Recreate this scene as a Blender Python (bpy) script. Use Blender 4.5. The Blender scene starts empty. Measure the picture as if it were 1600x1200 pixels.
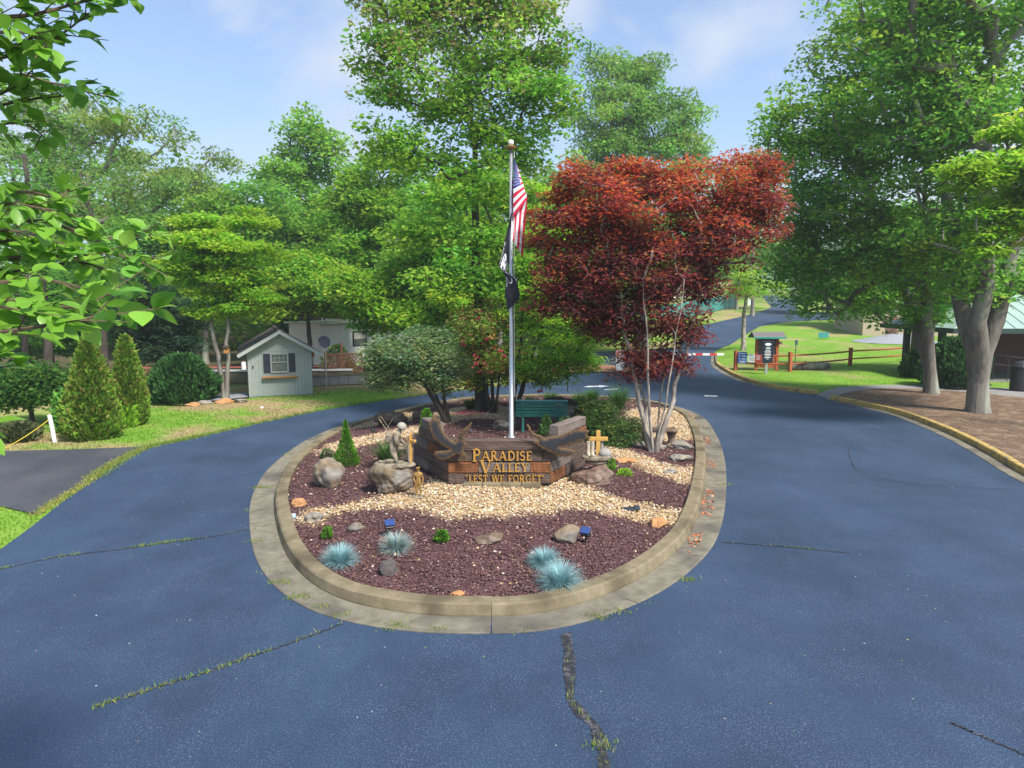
import bpy, bmesh, math, random
import numpy as np
from mathutils import Vector, Matrix, Euler
from mathutils.geometry import delaunay_2d_cdt

# ------------------------------------------------------------------ camera, world, sun
S = bpy.context.scene
COL = S.collection
R = math.radians
F, HCAM, YH = 1066.0, 4.0, 470.0            # focal length (px of a 1600 px wide frame), eye height, horizon row
PITCH = math.atan((600 - YH) / F)
cd = bpy.data.cameras.new('camera')
cam = bpy.data.objects.new('camera', cd)
COL.objects.link(cam)
cam.location = (0, 0, HCAM)
cam.rotation_euler = (math.pi / 2 - PITCH, 0, 0)
cd.sensor_width = 36.0
cd.lens = 36.0 * F / 1600
cd.clip_start = 0.05
cd.clip_end = 4000
S.camera = cam
S.render.engine = 'CYCLES'
S.cycles.diffuse_bounces = 6
S.cycles.max_bounces = 10
S.render.resolution_x, S.render.resolution_y = 1024, 768
S.view_settings.view_transform = 'Standard'
S.view_settings.look = 'None'
S.view_settings.exposure = 1.68
S.view_settings.gamma = 1.0
S.view_settings.use_curve_mapping = False

SUN_EL, SUN_AZ = R(50), math.atan2(0.62, -0.74)      # azimuth measured from +Y towards +X
w = bpy.data.worlds.new('World')
S.world = w
w.use_nodes = True
nt = w.node_tree
nt.nodes.clear()
out = nt.nodes.new('ShaderNodeOutputWorld')
sky = nt.nodes.new('ShaderNodeTexSky')
sky.sky_type = 'NISHITA'
sky.sun_disc = False
sky.sun_elevation = SUN_EL
sky.sun_rotation = SUN_AZ
sky.dust_density = 0.1
sky.air_density = 1.0
sky.ozone_density = 4.0
bg1 = nt.nodes.new('ShaderNodeBackground')
bg1.inputs[1].default_value = 0.072
bg2 = nt.nodes.new('ShaderNodeBackground')
bg2.inputs[0].default_value = (0.80, 0.86, 0.97, 1)
bg2.inputs[1].default_value = 0.32
tc = nt.nodes.new('ShaderNodeTexCoord')
mp = nt.nodes.new('ShaderNodeMapping')
mp.inputs['Scale'].default_value = (1.0, 1.0, 1.5)
mp.inputs['Location'].default_value = (0.33, 0.2, 0.1)
nz = nt.nodes.new('ShaderNodeTexNoise')
nz.inputs['Scale'].default_value = 3.6
nz.inputs['Detail'].default_value = 7
nz.inputs['Roughness'].default_value = 0.52
nz.inputs['Distortion'].default_value = 0.3
rp = nt.nodes.new('ShaderNodeValToRGB')
rp.color_ramp.elements[0].position = 0.49
rp.color_ramp.elements[0].color = (0.03, 0.03, 0.03, 1)
rp.color_ramp.elements[1].position = 0.66
rp.color_ramp.elements[1].color = (0.85, 0.85, 0.85, 1)
mx = nt.nodes.new('ShaderNodeMixShader')
L = nt.links.new
L(tc.outputs['Generated'], mp.inputs['Vector'])
L(mp.outputs[0], nz.inputs['Vector'])
L(nz.outputs['Fac'], rp.inputs[0])
L(rp.outputs[0], mx.inputs[0])
L(sky.outputs[0], bg1.inputs[0])
L(bg1.outputs[0], mx.inputs[1])
L(bg2.outputs[0], mx.inputs[2])
L(mx.outputs[0], out.inputs[0])

sd = bpy.data.lights.new('sun', 'SUN')
sd.energy = 2.7
sd.angle = R(11.0)
sd.color = (1.0, 0.94, 0.85)
sun = bpy.data.objects.new('sun', sd)
COL.objects.link(sun)
sv = Vector((math.sin(SUN_AZ) * math.cos(SUN_EL), math.cos(SUN_AZ) * math.cos(SUN_EL), math.sin(SUN_EL)))
sun.rotation_euler = sv.to_track_quat('Z', 'Y').to_euler()
sun.location = (30, -10, 40)

rng = np.random.default_rng(7)
random.seed(7)

# ------------------------------------------------------------------ survey: a photo pixel to a place
CP, SP = math.cos(PITCH), math.sin(PITCH)
def ray(px, py):
    x, u = (px - 800) / F, -(py - 600) / F
    return np.array([x, CP + u * SP, -SP + u * CP])
def flat(px, py, z=0.0):
    d = ray(px, py)
    s = (z - HCAM) / d[2]
    return (d[0] * s, d[1] * s)
def at(px, py, Y):
    d = ray(px, py)
    s = Y / d[1]
    return Vector((d[0] * s, Y, HCAM + d[2] * s))

def catmull(pts, n, closed=True):
    P = np.array(pts, float)
    m = len(P)
    o = []
    segs = m if closed else m - 1
    for i in range(segs):
        if closed:
            a, b, c, d = P[(i - 1) % m], P[i], P[(i + 1) % m], P[(i + 2) % m]
        else:
            a, b, c, d = P[max(i - 1, 0)], P[i], P[i + 1], P[min(i + 2, m - 1)]
        for k in range(n):
            t = k / n
            o.append(0.5 * (2 * b + (c - a) * t + (2 * a - 5 * b + 4 * c - d) * t * t + (3 * b - a - 3 * c + d) * t ** 3))
    if not closed:
        o.append(P[-1])
    return np.array(o)
def resample(P, n, closed=True):
    Q = np.vstack([P, P[:1]]) if closed else P
    seg = np.linalg.norm(np.diff(Q, axis=0), axis=1)
    cum = np.concatenate([[0], np.cumsum(seg)])
    t = np.linspace(0, cum[-1], n + 1)[:-1] if closed else np.linspace(0, cum[-1], n)
    return np.stack([np.interp(t, cum, Q[:, k]) for k in range(Q.shape[1])], 1)
def offset(P, d, closed=True):
    """shift a counter-clockwise loop outwards by d (inwards when negative)"""
    if closed:
        T_ = np.roll(P, -1, 0) - np.roll(P, 1, 0)
    else:
        T_ = np.gradient(P, axis=0)
    T_ = T_ / np.linalg.norm(T_, axis=1)[:, None]
    return P + d * np.stack([T_[:, 1], -T_[:, 0]], 1)
def inside(poly, X, Y):
    poly = np.asarray(poly)
    r = np.zeros(np.shape(X), bool)
    j = len(poly) - 1
    for i in range(len(poly)):
        xi, yi = poly[i]
        xj, yj = poly[j]
        c = ((yi > Y) != (yj > Y)) & (X < (xj - xi) * (Y - yi) / (yj - yi + 1e-12) + xi)
        r ^= c
        j = i
    return r
def dist_poly(poly, X, Y):
    poly = np.asarray(poly)
    D = np.full(np.shape(X), 1e9)
    for i in range(len(poly)):
        a, b = poly[i], poly[(i + 1) % len(poly)]
        ab = b - a
        t = np.clip(((X - a[0]) * ab[0] + (Y - a[1]) * ab[1]) / (ab @ ab + 1e-12), 0, 1)
        D = np.minimum(D, np.hypot(X - a[0] - t * ab[0], Y - a[1] - t * ab[1]))
    return D

gut_px = [(390, 800), (395, 860), (420, 910), (470, 950), (540, 975), (640, 991), (740, 995), (850, 990), (950, 965),
          (1030, 930), (1090, 885), (1122, 840), (1134, 780), (1132, 720), (1118, 680), (1095, 652), (1045, 634),
          (960, 624), (850, 620), (740, 624), (670, 633), (600, 648), (530, 668), (475, 692), (425, 730), (400, 765)]
GUT = resample(catmull([flat(*p) for p in gut_px], 8), 200)      # counter-clockwise: left, front, right, back
if np.sum(GUT[:, 0] * np.roll(GUT[:, 1], -1) - np.roll(GUT[:, 0], -1) * GUT[:, 1]) < 0:
    GUT = GUT[::-1]
CURB_O = offset(GUT, -0.46)
CURB_I = offset(GUT, -0.71)
BED = CURB_I

def T0(X, Y):
    d = np.maximum(np.asarray(Y, float) - 50, 0)
    k, wd = 0.055, 14.0
    return np.where(d < wd, k * d * d / (2 * wd), k * (d - wd / 2))
curb_px = [(1117, 556), (1117, 566), (1122, 574), (1145, 588), (1170, 598), (1200, 606), (1240, 613), (1274, 617)]
curb2_px = [(1297, 625), (1340, 634), (1400, 648), (1450, 666), (1500, 688), (1550, 715), (1600, 745)]
C1 = np.array([flat(*p) for p in curb_px])
C2 = np.array([flat(*p) for p in curb2_px] + [(10.9, 12.0), (9.9, 8.0), (9.4, 3.0), (9.3, -6.0)])
RIGHT = np.vstack([C1, C2, [(60, -6), (60, 82), (41, 86.5), (33.2, 83.2), (27.8, 77), (22.9, 67.5), (19.2, 60)]])
def T(X, Y):
    X, Y = np.asarray(X, float), np.asarray(Y, float)
    z = T0(X, Y)
    m = inside(BED, X, Y)
    if m.any():
        d = dist_poly(BED, X, Y)
        s = np.clip(d / 3.2, 0, 1)
        z = np.where(m, 0.13 + 0.24 * s * s * (3 - 2 * s) + 0.02 * np.sin(X * 2.1) * np.cos(Y * 1.7) * s, z)
    m = inside(RIGHT, X, Y) & (Y < 85)
    if m.any():
        d = dist_poly(RIGHT, X, Y)
        z = np.where(m, z + 0.11 * np.clip(d / 0.5, 0, 1) + 0.05 * np.clip((d - 1) / 3, 0, 1), z)
    return z
def site(px, py):
    d = ray(px, py)
    s = np.arange(3.0, 190.0, 0.05)
    X, Y, Z = d[0] * s, d[1] * s, HCAM + d[2] * s
    h = Z - T(X, Y)
    i = int(np.argmax(h < 0)) if (h < 0).any() else len(s) - 1
    return Vector((X[i], Y[i], float(T(X[i], Y[i]))))

# ------------------------------------------------------------------ materials
MATS = {}
def mat(name, c1, c2=None, rough=0.8, scale=8.0, bump=0.0, bscale=None, c3=None, s3=1.0, spec=0.3, metal=0.0, stretch=None, randv=0.0, coords='Object', detail=6, trans=0.0):
    if name in MATS:
        return MATS[name]
    m = bpy.data.materials.new(name)
    m.use_nodes = True
    n = m.node_tree.nodes
    lk = m.node_tree.links.new
    b = n['Principled BSDF']
    b.inputs['Roughness'].default_value = rough
    b.inputs['Specular IOR Level'].default_value = spec
    b.inputs['Metallic'].default_value = metal
    if trans:
        b.inputs['Transmission Weight'].default_value = trans
    tcn = n.new('ShaderNodeTexCoord')
    src = n.new('ShaderNodeNewGeometry').outputs['Position'] if coords == 'Position' else tcn.outputs[coords]
    if stretch:
        mpn = n.new('ShaderNodeMapping')
        mpn.inputs['Scale'].default_value = stretch
        lk(src, mpn.inputs[0])
        src = mpn.outputs[0]
    nzn = n.new('ShaderNodeTexNoise')
    nzn.inputs['Scale'].default_value = scale
    nzn.inputs['Detail'].default_value = detail
    nzn.inputs['Roughness'].default_value = 0.62
    lk(src, nzn.inputs['Vector'])
    cr = n.new('ShaderNodeValToRGB')
    cr.color_ramp.elements[0].position = 0.32
    cr.color_ramp.elements[1].position = 0.68
    cr.color_ramp.elements[0].color = (*c1, 1)
    cr.color_ramp.elements[1].color = (*(c2 or c1), 1)
    lk(nzn.outputs['Fac'], cr.inputs[0])
    col = cr.outputs[0]
    if c3:
        n3 = n.new('ShaderNodeTexNoise')
        n3.inputs['Scale'].default_value = s3
        n3.inputs['Detail'].default_value = 5
        lk(src, n3.inputs['Vector'])
        r3 = n.new('ShaderNodeValToRGB')
        r3.color_ramp.elements[0].position = 0.48
        r3.color_ramp.elements[1].position = 0.66
        lk(n3.outputs['Fac'], r3.inputs[0])
        mxn = n.new('ShaderNodeMix')
        mxn.data_type = 'RGBA'
        lk(r3.outputs[0], mxn.inputs['Factor'])
        lk(col, mxn.inputs['A'])
        mxn.inputs['B'].default_value = (*c3, 1)
        col = mxn.outputs['Result']
    if randv:
        oi = n.new('ShaderNodeObjectInfo')
        hs = n.new('ShaderNodeHueSaturation')
        mr = n.new('ShaderNodeMapRange')
        mr.inputs['To Min'].default_value = 1 - randv
        mr.inputs['To Max'].default_value = 1 + randv
        lk(oi.outputs['Random'], mr.inputs['Value'])
        lk(mr.outputs[0], hs.inputs['Value'])
        lk(col, hs.inputs['Color'])
        col = hs.outputs[0]
    lk(col, b.inputs['Base Color'])
    if bump:
        bn = n.new('ShaderNodeBump')
        bn.inputs['Strength'].default_value = bump
        bn.inputs['Distance'].default_value = 0.03
        nb = nzn
        if bscale:
            nb = n.new('ShaderNodeTexNoise')
            nb.inputs['Scale'].default_value = bscale
            nb.inputs['Detail'].default_value = 8
            lk(src, nb.inputs['Vector'])
        lk(nb.outputs['Fac'], bn.inputs['Height'])
        lk(bn.outputs[0], b.inputs['Normal'])
    MATS[name] = m
    return m
def attr_mat(name, rough=0.8, spec=0.3, transl=0.0, var=0.0, vscale=3.0, bump=0.0, metal=0.0):
    """surface colour held per piece (each leaf, stone, chip has its own)"""
    m = bpy.data.materials.new(name)
    m.use_nodes = True
    n = m.node_tree.nodes
    lk = m.node_tree.links.new
    b = n['Principled BSDF']
    a = n.new('ShaderNodeAttribute')
    a.attribute_name = 'Col'
    col = a.outputs['Color']
    b.inputs['Roughness'].default_value = rough
    b.inputs['Specular IOR Level'].default_value = spec
    b.inputs['Metallic'].default_value = metal
    if var or bump:
        g = n.new('ShaderNodeNewGeometry')
        nzn = n.new('ShaderNodeTexNoise')
        nzn.inputs['Scale'].default_value = vscale
        nzn.inputs['Detail'].default_value = 8
        nzn.inputs['Roughness'].default_value = 0.65
        lk(g.outputs['Position'], nzn.inputs['Vector'])
        if var:
            hs = n.new('ShaderNodeHueSaturation')
            mr = n.new('ShaderNodeMapRange')
            mr.inputs['From Min'].default_value = 0.25
            mr.inputs['From Max'].default_value = 0.75
            mr.inputs['To Min'].default_value = 1 - var
            mr.inputs['To Max'].default_value = 1 + var
            lk(nzn.outputs['Fac'], mr.inputs['Value'])
            lk(mr.outputs[0], hs.inputs['Value'])
            lk(col, hs.inputs['Color'])
            col = hs.outputs[0]
        if bump:
            bn = n.new('ShaderNodeBump')
            bn.inputs['Strength'].default_value = bump
            bn.inputs['Distance'].default_value = 0.03
            lk(nzn.outputs['Fac'], bn.inputs['Height'])
            lk(bn.outputs[0], b.inputs['Normal'])
    lk(col, b.inputs['Base Color'])
    if transl:
        t = n.new('ShaderNodeBsdfTranslucent')
        mxs = n.new('ShaderNodeMixShader')
        mxs.inputs[0].default_value = transl
        lk(col, t.inputs['Color'])
        lk(b.outputs[0], mxs.inputs[1])
        lk(t.outputs[0], mxs.inputs[2])
        lk(mxs.outputs[0], n['Material Output'].inputs[0])
    return m
M_LEAF = attr_mat('leaf', 0.65, 0.10, 0.6)
M_NEEDLE = attr_mat('needle', 0.7, 0.10, 0.3)
M_PIECE = attr_mat('loose_piece', 0.85, 0.2)
M_BED = attr_mat('bed_soil', 0.95, 0.1, var=0.35, vscale=30, bump=0.6)
M_LAWN = attr_mat('lawn', 0.95, 0.05, var=0.3, vscale=14, bump=0.5)

M_BARK = mat('bark', (.20, .18, .155), (.09, .08, .07), 0.95, 9, 0.9, 14, (.26, .27, .22), 2.2, stretch=(1, 1, .22))
M_BARKD = mat('dark_bark', (.075, .06, .05), (.035, .028, .024), 0.95, 12, 0.9, 18, stretch=(1, 1, .25))
M_BARKM = mat('maple_bark', (.42, .37, .31), (.22, .19, .16), 0.9, 7, 0.6, 20, (.12, .10, .09), 3.5, stretch=(1, 1, .5))
M_TWIG = mat('twig', (.12, .085, .055), (.07, .05, .03), 0.8, 40)
M_CONC = mat('weathered_concrete', (.24, .20, .13), (.16, .133, .082), 0.93, 5, 0.35, 60, (.11, .09, .057), 1.6, spec=.15, coords='Position')
M_GUT = mat('gutter_concrete', (.24, .22, .17), (.15, .135, .10), 0.93, 6, 0.5, 90, (.09, .084, .074), 0.8, spec=.15, coords='Position')
M_WALK = mat('walk_concrete', (.27, .26, .25), (.2, .19, .18), 0.93, 3, 0.2, 40, coords='Position')
M_YCURB = mat('worn_yellow_paint', (.52, .36, .10), (.40, .27, .085), 0.8, 7, 0.3, 40, (.22, .17, .10), 5, coords='Position')
M_TIMB = mat('old_timber', (.13, .092, .072), (.06, .042, .034), 0.92, 5, 0.9, 14, (.10, .062, .048), 2, stretch=(.35, 1, 3.2), randv=.18)
M_TIMB2 = mat('rusty_timber', (.23, .088, .033), (.11, .046, .022), 0.92, 5, 0.7, 14, stretch=(.35, 1, 3.2), randv=.12)
M_TIMB3 = mat('grey_timber', (.19, .155, .135), (.105, .082, .07), 0.92, 5, 0.7, 14, stretch=(.35, 1, 3.2), randv=.12)
M_GOLD = mat('gold_letter_paint', (.46, .25, .055), (.33, .17, .035), 0.6, 30, spec=.3)
M_GREENB = mat('green_bench_paint', (.014, .125, .10), (.02, .16, .125), 0.45, 8, spec=.5)
M_WHITE = mat('white_paint', (.78, .78, .76), (.68, .68, .66), 0.5, 4)
M_ALU = mat('brushed_aluminium', (.52, .53, .55), (.44, .45, .47), 0.35, 20, metal=.7)
M_BLACK = mat('black_plastic', (.018, .018, .02), (.03, .03, .033), 0.45, 20, spec=.5)
M_STONE = mat('statue_stone', (.30, .255, .185), (.18, .15, .105), 0.9, 14, 0.4, 40, (.08, .068, .05), 11)
M_BRONZE = mat('gilded_bronze', (.34, .205, .06), (.22, .13, .04), 0.55, 25, metal=.25)
M_CROSS = mat('oiled_cross_wood', (.52, .31, .085), (.40, .22, .05), 0.6, 12, stretch=(3, 3, .5))
M_ROCK = mat('boulder_rock', (.24, .18, .115), (.085, .066, .046), 0.92, 4.0, 1.0, 9, (.24, .225, .20), 2.4, randv=.12)
M_ROCKR = mat('reddish_boulder_rock', (.21, .13, .10), (.09, .06, .047), 0.92, 4.0, 1.0, 9, (.25, .19, .15), 2.6)
M_ROCKB = mat('brown_rock', (.16, .11, .075), (.09, .062, .045), 0.92, 5, 0.9, 12, (.22, .17, .13), 4)
M_ROCKO = mat('orange_rock', (.48, .25, .11), (.36, .18, .075), 0.9, 8, 0.5, 20, randv=.1)
M_ROCKG = mat('grey_flat_rock', (.24, .225, .20), (.15, .138, .12), 0.92, 5, 0.8, 16, (.27, .235, .185), 3, randv=.1)
M_SLATE = mat('dark_slate', (.10, .085, .085), (.065, .055, .055), 0.9, 7, .4, 25)
M_RED = mat('red_stain', (.42, .115, .045), (.30, .08, .034), 0.75, 9, .2, 30, stretch=(1, 1, .4))
M_SIDING = mat('sage_siding', (.30, .335, .30), (.265, .30, .27), 0.8, 6, .05, 60)
M_TRIM = mat('pale_trim', (.33, .36, .335), (.29, .32, .295), 0.7, 6)
M_SHING = mat('shed_shingle', (.105, .085, .075), (.06, .05, .045), 0.95, 30, .3, 90)
M_SHUT = mat('navy_shutter', (.028, .034, .05), (.035, .042, .06), 0.6, 10)
M_GLASS = mat('window_glass', (.09, .11, .10), (.13, .15, .13), 0.08, 2, spec=.8)
M_TEAL = mat('teal_screen', (.03, .22, .20), (.045, .27, .245), 0.7, 2)
M_TAN = mat('tan_wall', (.42, .34, .235), (.38, .31, .215), 0.85, 3)
M_GROOF = mat('pale_green_metal_roof', (.30, .40, .355), (.26, .36, .32), 0.5, 2)
M_DGREEN = mat('dark_green_paint', (.02, .045, .04), (.028, .055, .05), 0.6, 8)
M_BRICK = mat('reddish_panel', (.20, .095, .085), (.15, .075, .065), 0.9, 20)
M_BLUE = mat('blue_sign_face', (.02, .10, .50), (.025, .12, .55), 0.5, 3)
M_SRED = mat('red_sign_face', (.50, .035, .06), (.45, .03, .05), 0.5, 3)
M_SBLK = mat('black_sign_face', (.012, .018, .035), (.015, .02, .04), 0.5, 3)
M_FRED = mat('flag_red', (.62, .018, .06), (.55, .015, .05), 0.8, 6)
M_FWHT = mat('flag_white', (.80, .80, .82), (.74, .74, .76), 0.8, 6)
M_FBLU = mat('flag_blue', (.02, .03, .22), (.025, .035, .25), 0.8, 6)
M_FBLK = mat('flag_black', (.012, .012, .02), (.02, .02, .03), 0.8, 6)
M_ROPE = mat('yellow_rope', (.6, .46, .05), (.5, .38, .05), 0.7, 40)
M_PAINT = mat('road_paint', (.70, .72, .74), (.45, .48, .52), 0.7, 9, coords='Position')
M_PETAL = mat('red_petal', (.50, .035, .10), (.62, .12, .14), 0.6, 9)
M_SOLAR = mat('solar_glass', (.02, .045, .16), (.03, .06, .2), 0.15, 8, spec=.8)
M_PALEBLUE = mat('pale_blue_plastic', (.42, .58, .64), (.36, .5, .56), 0.5, 8)
M_DARKROOF = mat('reddish_roof', (.26, .12, .09), (.2, .09, .07), 0.9, 4)
M_WOODB = mat('birdhouse_wood', (.42, .2, .06), (.34, .16, .05), 0.8, 8)
M_SAND = mat('pale_gravel', (.30, .32, .34), (.2, .21, .22), 0.95, 6, .6, 30, coords='Position')
M_CRACK = mat('crack_filler', (.03, .032, .04), (.018, .02, .026), 0.7, 9, .3, 40, (.085, .085, .09), 14, coords='Position')
M_STRAW = mat('pine_straw', (.20, .128, .08), (.10, .062, .038), 0.95, 18, 0.8, 60, (.25, .175, .12), 3, coords='Position')
M_REDBED = mat('reddish_mulch', (.34, .17, .10), (.25, .13, .08), 0.95, 12, 0.8, 50, coords='Position')

def asphalt_mat(name, c1, c2, speck, wear):
    m = bpy.data.materials.new(name)
    m.use_nodes = True
    n = m.node_tree.nodes
    lk = m.node_tree.links.new
    b = n['Principled BSDF']
    g = n.new('ShaderNodeNewGeometry')
    big = n.new('ShaderNodeTexNoise'); big.inputs['Scale'].default_value = 0.55; big.inputs['Detail'].default_value = 8; big.inputs['Roughness'].default_value = .6
    mpn = n.new('ShaderNodeMapping'); mpn.inputs['Scale'].default_value = (1, .6, 1)
    lk(g.outputs['Position'], mpn.inputs[0]); lk(mpn.outputs[0], big.inputs['Vector'])
    r1 = n.new('ShaderNodeValToRGB')
    r1.color_ramp.elements[0].position = .33; r1.color_ramp.elements[1].position = .68
    r1.color_ramp.elements[0].color = (*c1, 1); r1.color_ramp.elements[1].color = (*c2, 1)
    lk(big.outputs['Fac'], r1.inputs[0])
    fine = n.new('ShaderNodeTexNoise'); fine.inputs['Scale'].default_value = 55; fine.inputs['Detail'].default_value = 3; fine.inputs['Roughness'].default_value = .8
    lk(g.outputs['Position'], fine.inputs['Vector'])
    r2 = n.new('ShaderNodeValToRGB')
    r2.color_ramp.elements[0].position = .52; r2.color_ramp.elements[1].position = .70
    r2.color_ramp.elements[0].color = (0, 0, 0, 1); r2.color_ramp.elements[1].color = (1, 1, 1, 1)
    lk(fine.outputs['Fac'], r2.inputs[0])
    wr = n.new('ShaderNodeTexNoise'); wr.inputs['Scale'].default_value = .9; wr.inputs['Detail'].default_value = 6; wr.inputs['Roughness'].default_value = .75
    lk(g.outputs['Position'], wr.inputs['Vector'])
    r3 = n.new('ShaderNodeValToRGB')
    r3.color_ramp.elements[0].position = .42; r3.color_ramp.elements[1].position = .70
    r3.color_ramp.elements[0].color = (.28, .28, .28, 1); r3.color_ramp.elements[1].color = (wear, wear, wear, 1)
    lk(wr.outputs['Fac'], r3.inputs[0])
    mu = n.new('ShaderNodeMath'); mu.operation = 'MULTIPLY'
    lk(r2.outputs[0], mu.inputs[0]); lk(r3.outputs[0], mu.inputs[1])
    mxn = n.new('ShaderNodeMix'); mxn.data_type = 'RGBA'
    lk(mu.outputs[0], mxn.inputs['Factor']); lk(r1.outputs[0], mxn.inputs['A']); mxn.inputs['B'].default_value = (*speck, 1)
    lk(mxn.outputs['Result'], b.inputs['Base Color'])
    b.inputs['Roughness'].default_value = .72
    b.inputs['Specular IOR Level'].default_value = .3
    bn = n.new('ShaderNodeBump'); bn.inputs['Strength'].default_value = .35; bn.inputs['Distance'].default_value = .012
    lk(fine.outputs['Fac'], bn.inputs['Height']); lk(bn.outputs[0], b.inputs['Normal'])
    return m
M_ASPH = asphalt_mat('sealed_asphalt', (.016, .033, .065), (.031, .056, .106), (.18, .24, .345), .85)
M_ASPH2 = asphalt_mat('older_asphalt', (.034, .037, .048), (.075, .076, .084), (.2, .2, .21), .9)

# ------------------------------------------------------------------ mesh builders
def tag(o, label=None, cat=None, group=None, kind=None):
    if label: o['label'] = label
    if cat: o['category'] = cat
    if group: o['group'] = group
    if kind: o['kind'] = kind
    return o
def thing(name, label, cat, loc=(0, 0, 0), rz=0, group=None):
    o = bpy.data.objects.new(name, None)
    o.empty_display_size = 0.2
    COL.objects.link(o)
    o.location = loc
    o.rotation_euler = (0, 0, rz)
    return tag(o, label, cat, group)
def link(name, me, parent=None, loc=None, rot=None):
    o = bpy.data.objects.new(name, me)
    COL.objects.link(o)
    if parent: o.parent = parent
    if loc is not None: o.location = loc
    if rot is not None: o.rotation_euler = rot
    return o
def copy_tree(o, parent=None):
    c = o.copy()
    COL.objects.link(c)
    if parent: c.parent = parent
    for ch in o.children:
        copy_tree(ch, c)
    return c
class MB:
    def __init__(s):
        s.v, s.f, s.mi = [], [], []
        s.cur = 0
    def add(s, vs, fs):
        b = len(s.v)
        s.v += [tuple(x) for x in vs]
        s.f += [tuple(i + b for i in f) for f in fs]
        s.mi += [s.cur] * len(fs)
        return s
    def box(s, c, d, rot=None, taper=1.0, bev=0.0):
        hx, hy, hz = d[0] / 2, d[1] / 2, d[2] / 2
        if bev:
            e = bev
            vs = []
            for z, k in ((-hz, e), (-hz + e, 0), (hz - e, 0), (hz, e)):
                for sx, sy in ((-1, -1), (1, -1), (1, 1), (-1, 1)):
                    vs.append(Vector((sx * (hx - k), sy * (hy - k), z)))
            fs = [(3, 2, 1, 0), (12, 13, 14, 15)]
            for r_ in range(3):
                for i in range(4):
                    j = (i + 1) % 4
                    fs.append((r_ * 4 + i, r_ * 4 + j, r_ * 4 + 4 + j, r_ * 4 + 4 + i))
        else:
            vs = [Vector((sx * hx * (taper if z > 0 else 1), sy * hy * (taper if z > 0 else 1), z)) for z in (-hz, hz) for sx, sy in ((-1, -1), (1, -1), (1, 1), (-1, 1))]
            fs = [(3, 2, 1, 0), (4, 5, 6, 7), (0, 1, 5, 4), (1, 2, 6, 5), (2, 3, 7, 6), (3, 0, 4, 7)]
        if rot is not None:
            m = rot if isinstance(rot, Matrix) else Euler(rot).to_matrix()
            vs = [m @ v for v in vs]
        c = Vector(c)
        return s.add([v + c for v in vs], fs)
    def tube(s, pts, rad, n=8, cap=True):
        pts = [Vector(p) for p in pts]
        m = len(pts)
        if not hasattr(rad, '__len__'): rad = [rad] * m
        vs, fs = [], []
        up = Vector((0, 0, 1))
        prev = None
        for i, p in enumerate(pts):
            t = (pts[min(i + 1, m - 1)] - pts[max(i - 1, 0)])
            t = t.normalized() if t.length > 1e-9 else up
            if prev is None:
                a = t.cross(Vector((1, 0, 0)) if abs(t.x) < .8 else Vector((0, 1, 0))).normalized()
            else:
                a = (prev - t * prev.dot(t)).normalized()
            prev = a
            b = t.cross(a)
            for k in range(n):
                q = 2 * math.pi * k / n
                vs.append(p + (a * math.cos(q) + b * math.sin(q)) * rad[i])
        for i in range(m - 1):
            for k in range(n):
                j = (k + 1) % n
                fs.append((i * n + k, i * n + j, i * n + n + j, i * n + n + k))
        if cap:
            fs.append(tuple(range(n - 1, -1, -1)))
            fs.append(tuple(range((m - 1) * n, m * n)))
        return s.add(vs, fs)
    def lathe(s, prof, n=16, c=(0, 0, 0), sx=1, sy=1):
        c = Vector(c)
        vs, fs = [], []
        for r_, z in prof:
            for k in range(n):
                q = 2 * math.pi * k / n
                vs.append(c + Vector((r_ * math.cos(q) * sx, r_ * math.sin(q) * sy, z)))
        for i in range(len(prof) - 1):
            for k in range(n):
                j = (k + 1) % n
                fs.append((i * n + k, i * n + j, i * n + n + j, i * n + n + k))
        fs.append(tuple(range(n - 1, -1, -1)))
        fs.append(tuple(range((len(prof) - 1) * n, len(prof) * n)))
        return s.add(vs, fs)
    def prism(s, poly, y0, y1):
        """outline in x,z extruded along y"""
        n = len(poly)
        a = sum(poly[i][0] * poly[(i + 1) % n][1] - poly[(i + 1) % n][0] * poly[i][1] for i in range(n))
        if a < 0: poly = poly[::-1]
        vs = [(p[0], y0, p[1]) for p in poly] + [(p[0], y1, p[1]) for p in poly]
        fs = [tuple(range(n)), tuple(range(2 * n - 1, n - 1, -1))] + [(i, i + n, (i + 1) % n + n, (i + 1) % n) for i in range(n)]
        return s.add(vs, fs)
    def mesh(s, name, mats, smooth=False):
        me = bpy.data.meshes.new(name)
        me.from_pydata(s.v, [], s.f)
        if not isinstance(mats, (list, tuple)): mats = [mats]
        for m in mats: me.materials.append(m)
        if len(mats) > 1:
            me.polygons.foreach_set('material_index', s.mi)
        if smooth:
            me.polygons.foreach_set('use_smooth', [True] * len(me.polygons))
        me.update()
        return me
    def build(s, name, mats, parent=None, loc=None, smooth=False, rot=None):
        return link(name, s.mesh(name, mats, smooth), parent, loc, rot)
def np_mesh(name, V, Fc, mat_, cols=None, smooth=False):
    """Fc: (n,k) array of equal-sized faces; cols per vertex"""
    me = bpy.data.meshes.new(name)
    nf, k = Fc.shape
    me.vertices.add(len(V))
    me.vertices.foreach_set('co', np.ascontiguousarray(V, np.float32).ravel())
    me.loops.add(nf * k)
    me.loops.foreach_set('vertex_index', np.ascontiguousarray(Fc, np.int32).ravel())
    me.polygons.add(nf)
    me.polygons.foreach_set('loop_start', np.arange(0, nf * k, k, dtype=np.int32))
    me.update(calc_edges=True)
    if cols is not None:
        a = me.color_attributes.new('Col', 'FLOAT_COLOR', 'POINT')
        c = np.ones((len(V), 4), np.float32)
        c[:, :3] = cols
        a.data.foreach_set('color', c.ravel())
    if smooth:
        me.polygons.foreach_set('use_smooth', np.ones(nf, bool))
    me.materials.append(mat_)
    return me

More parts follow.
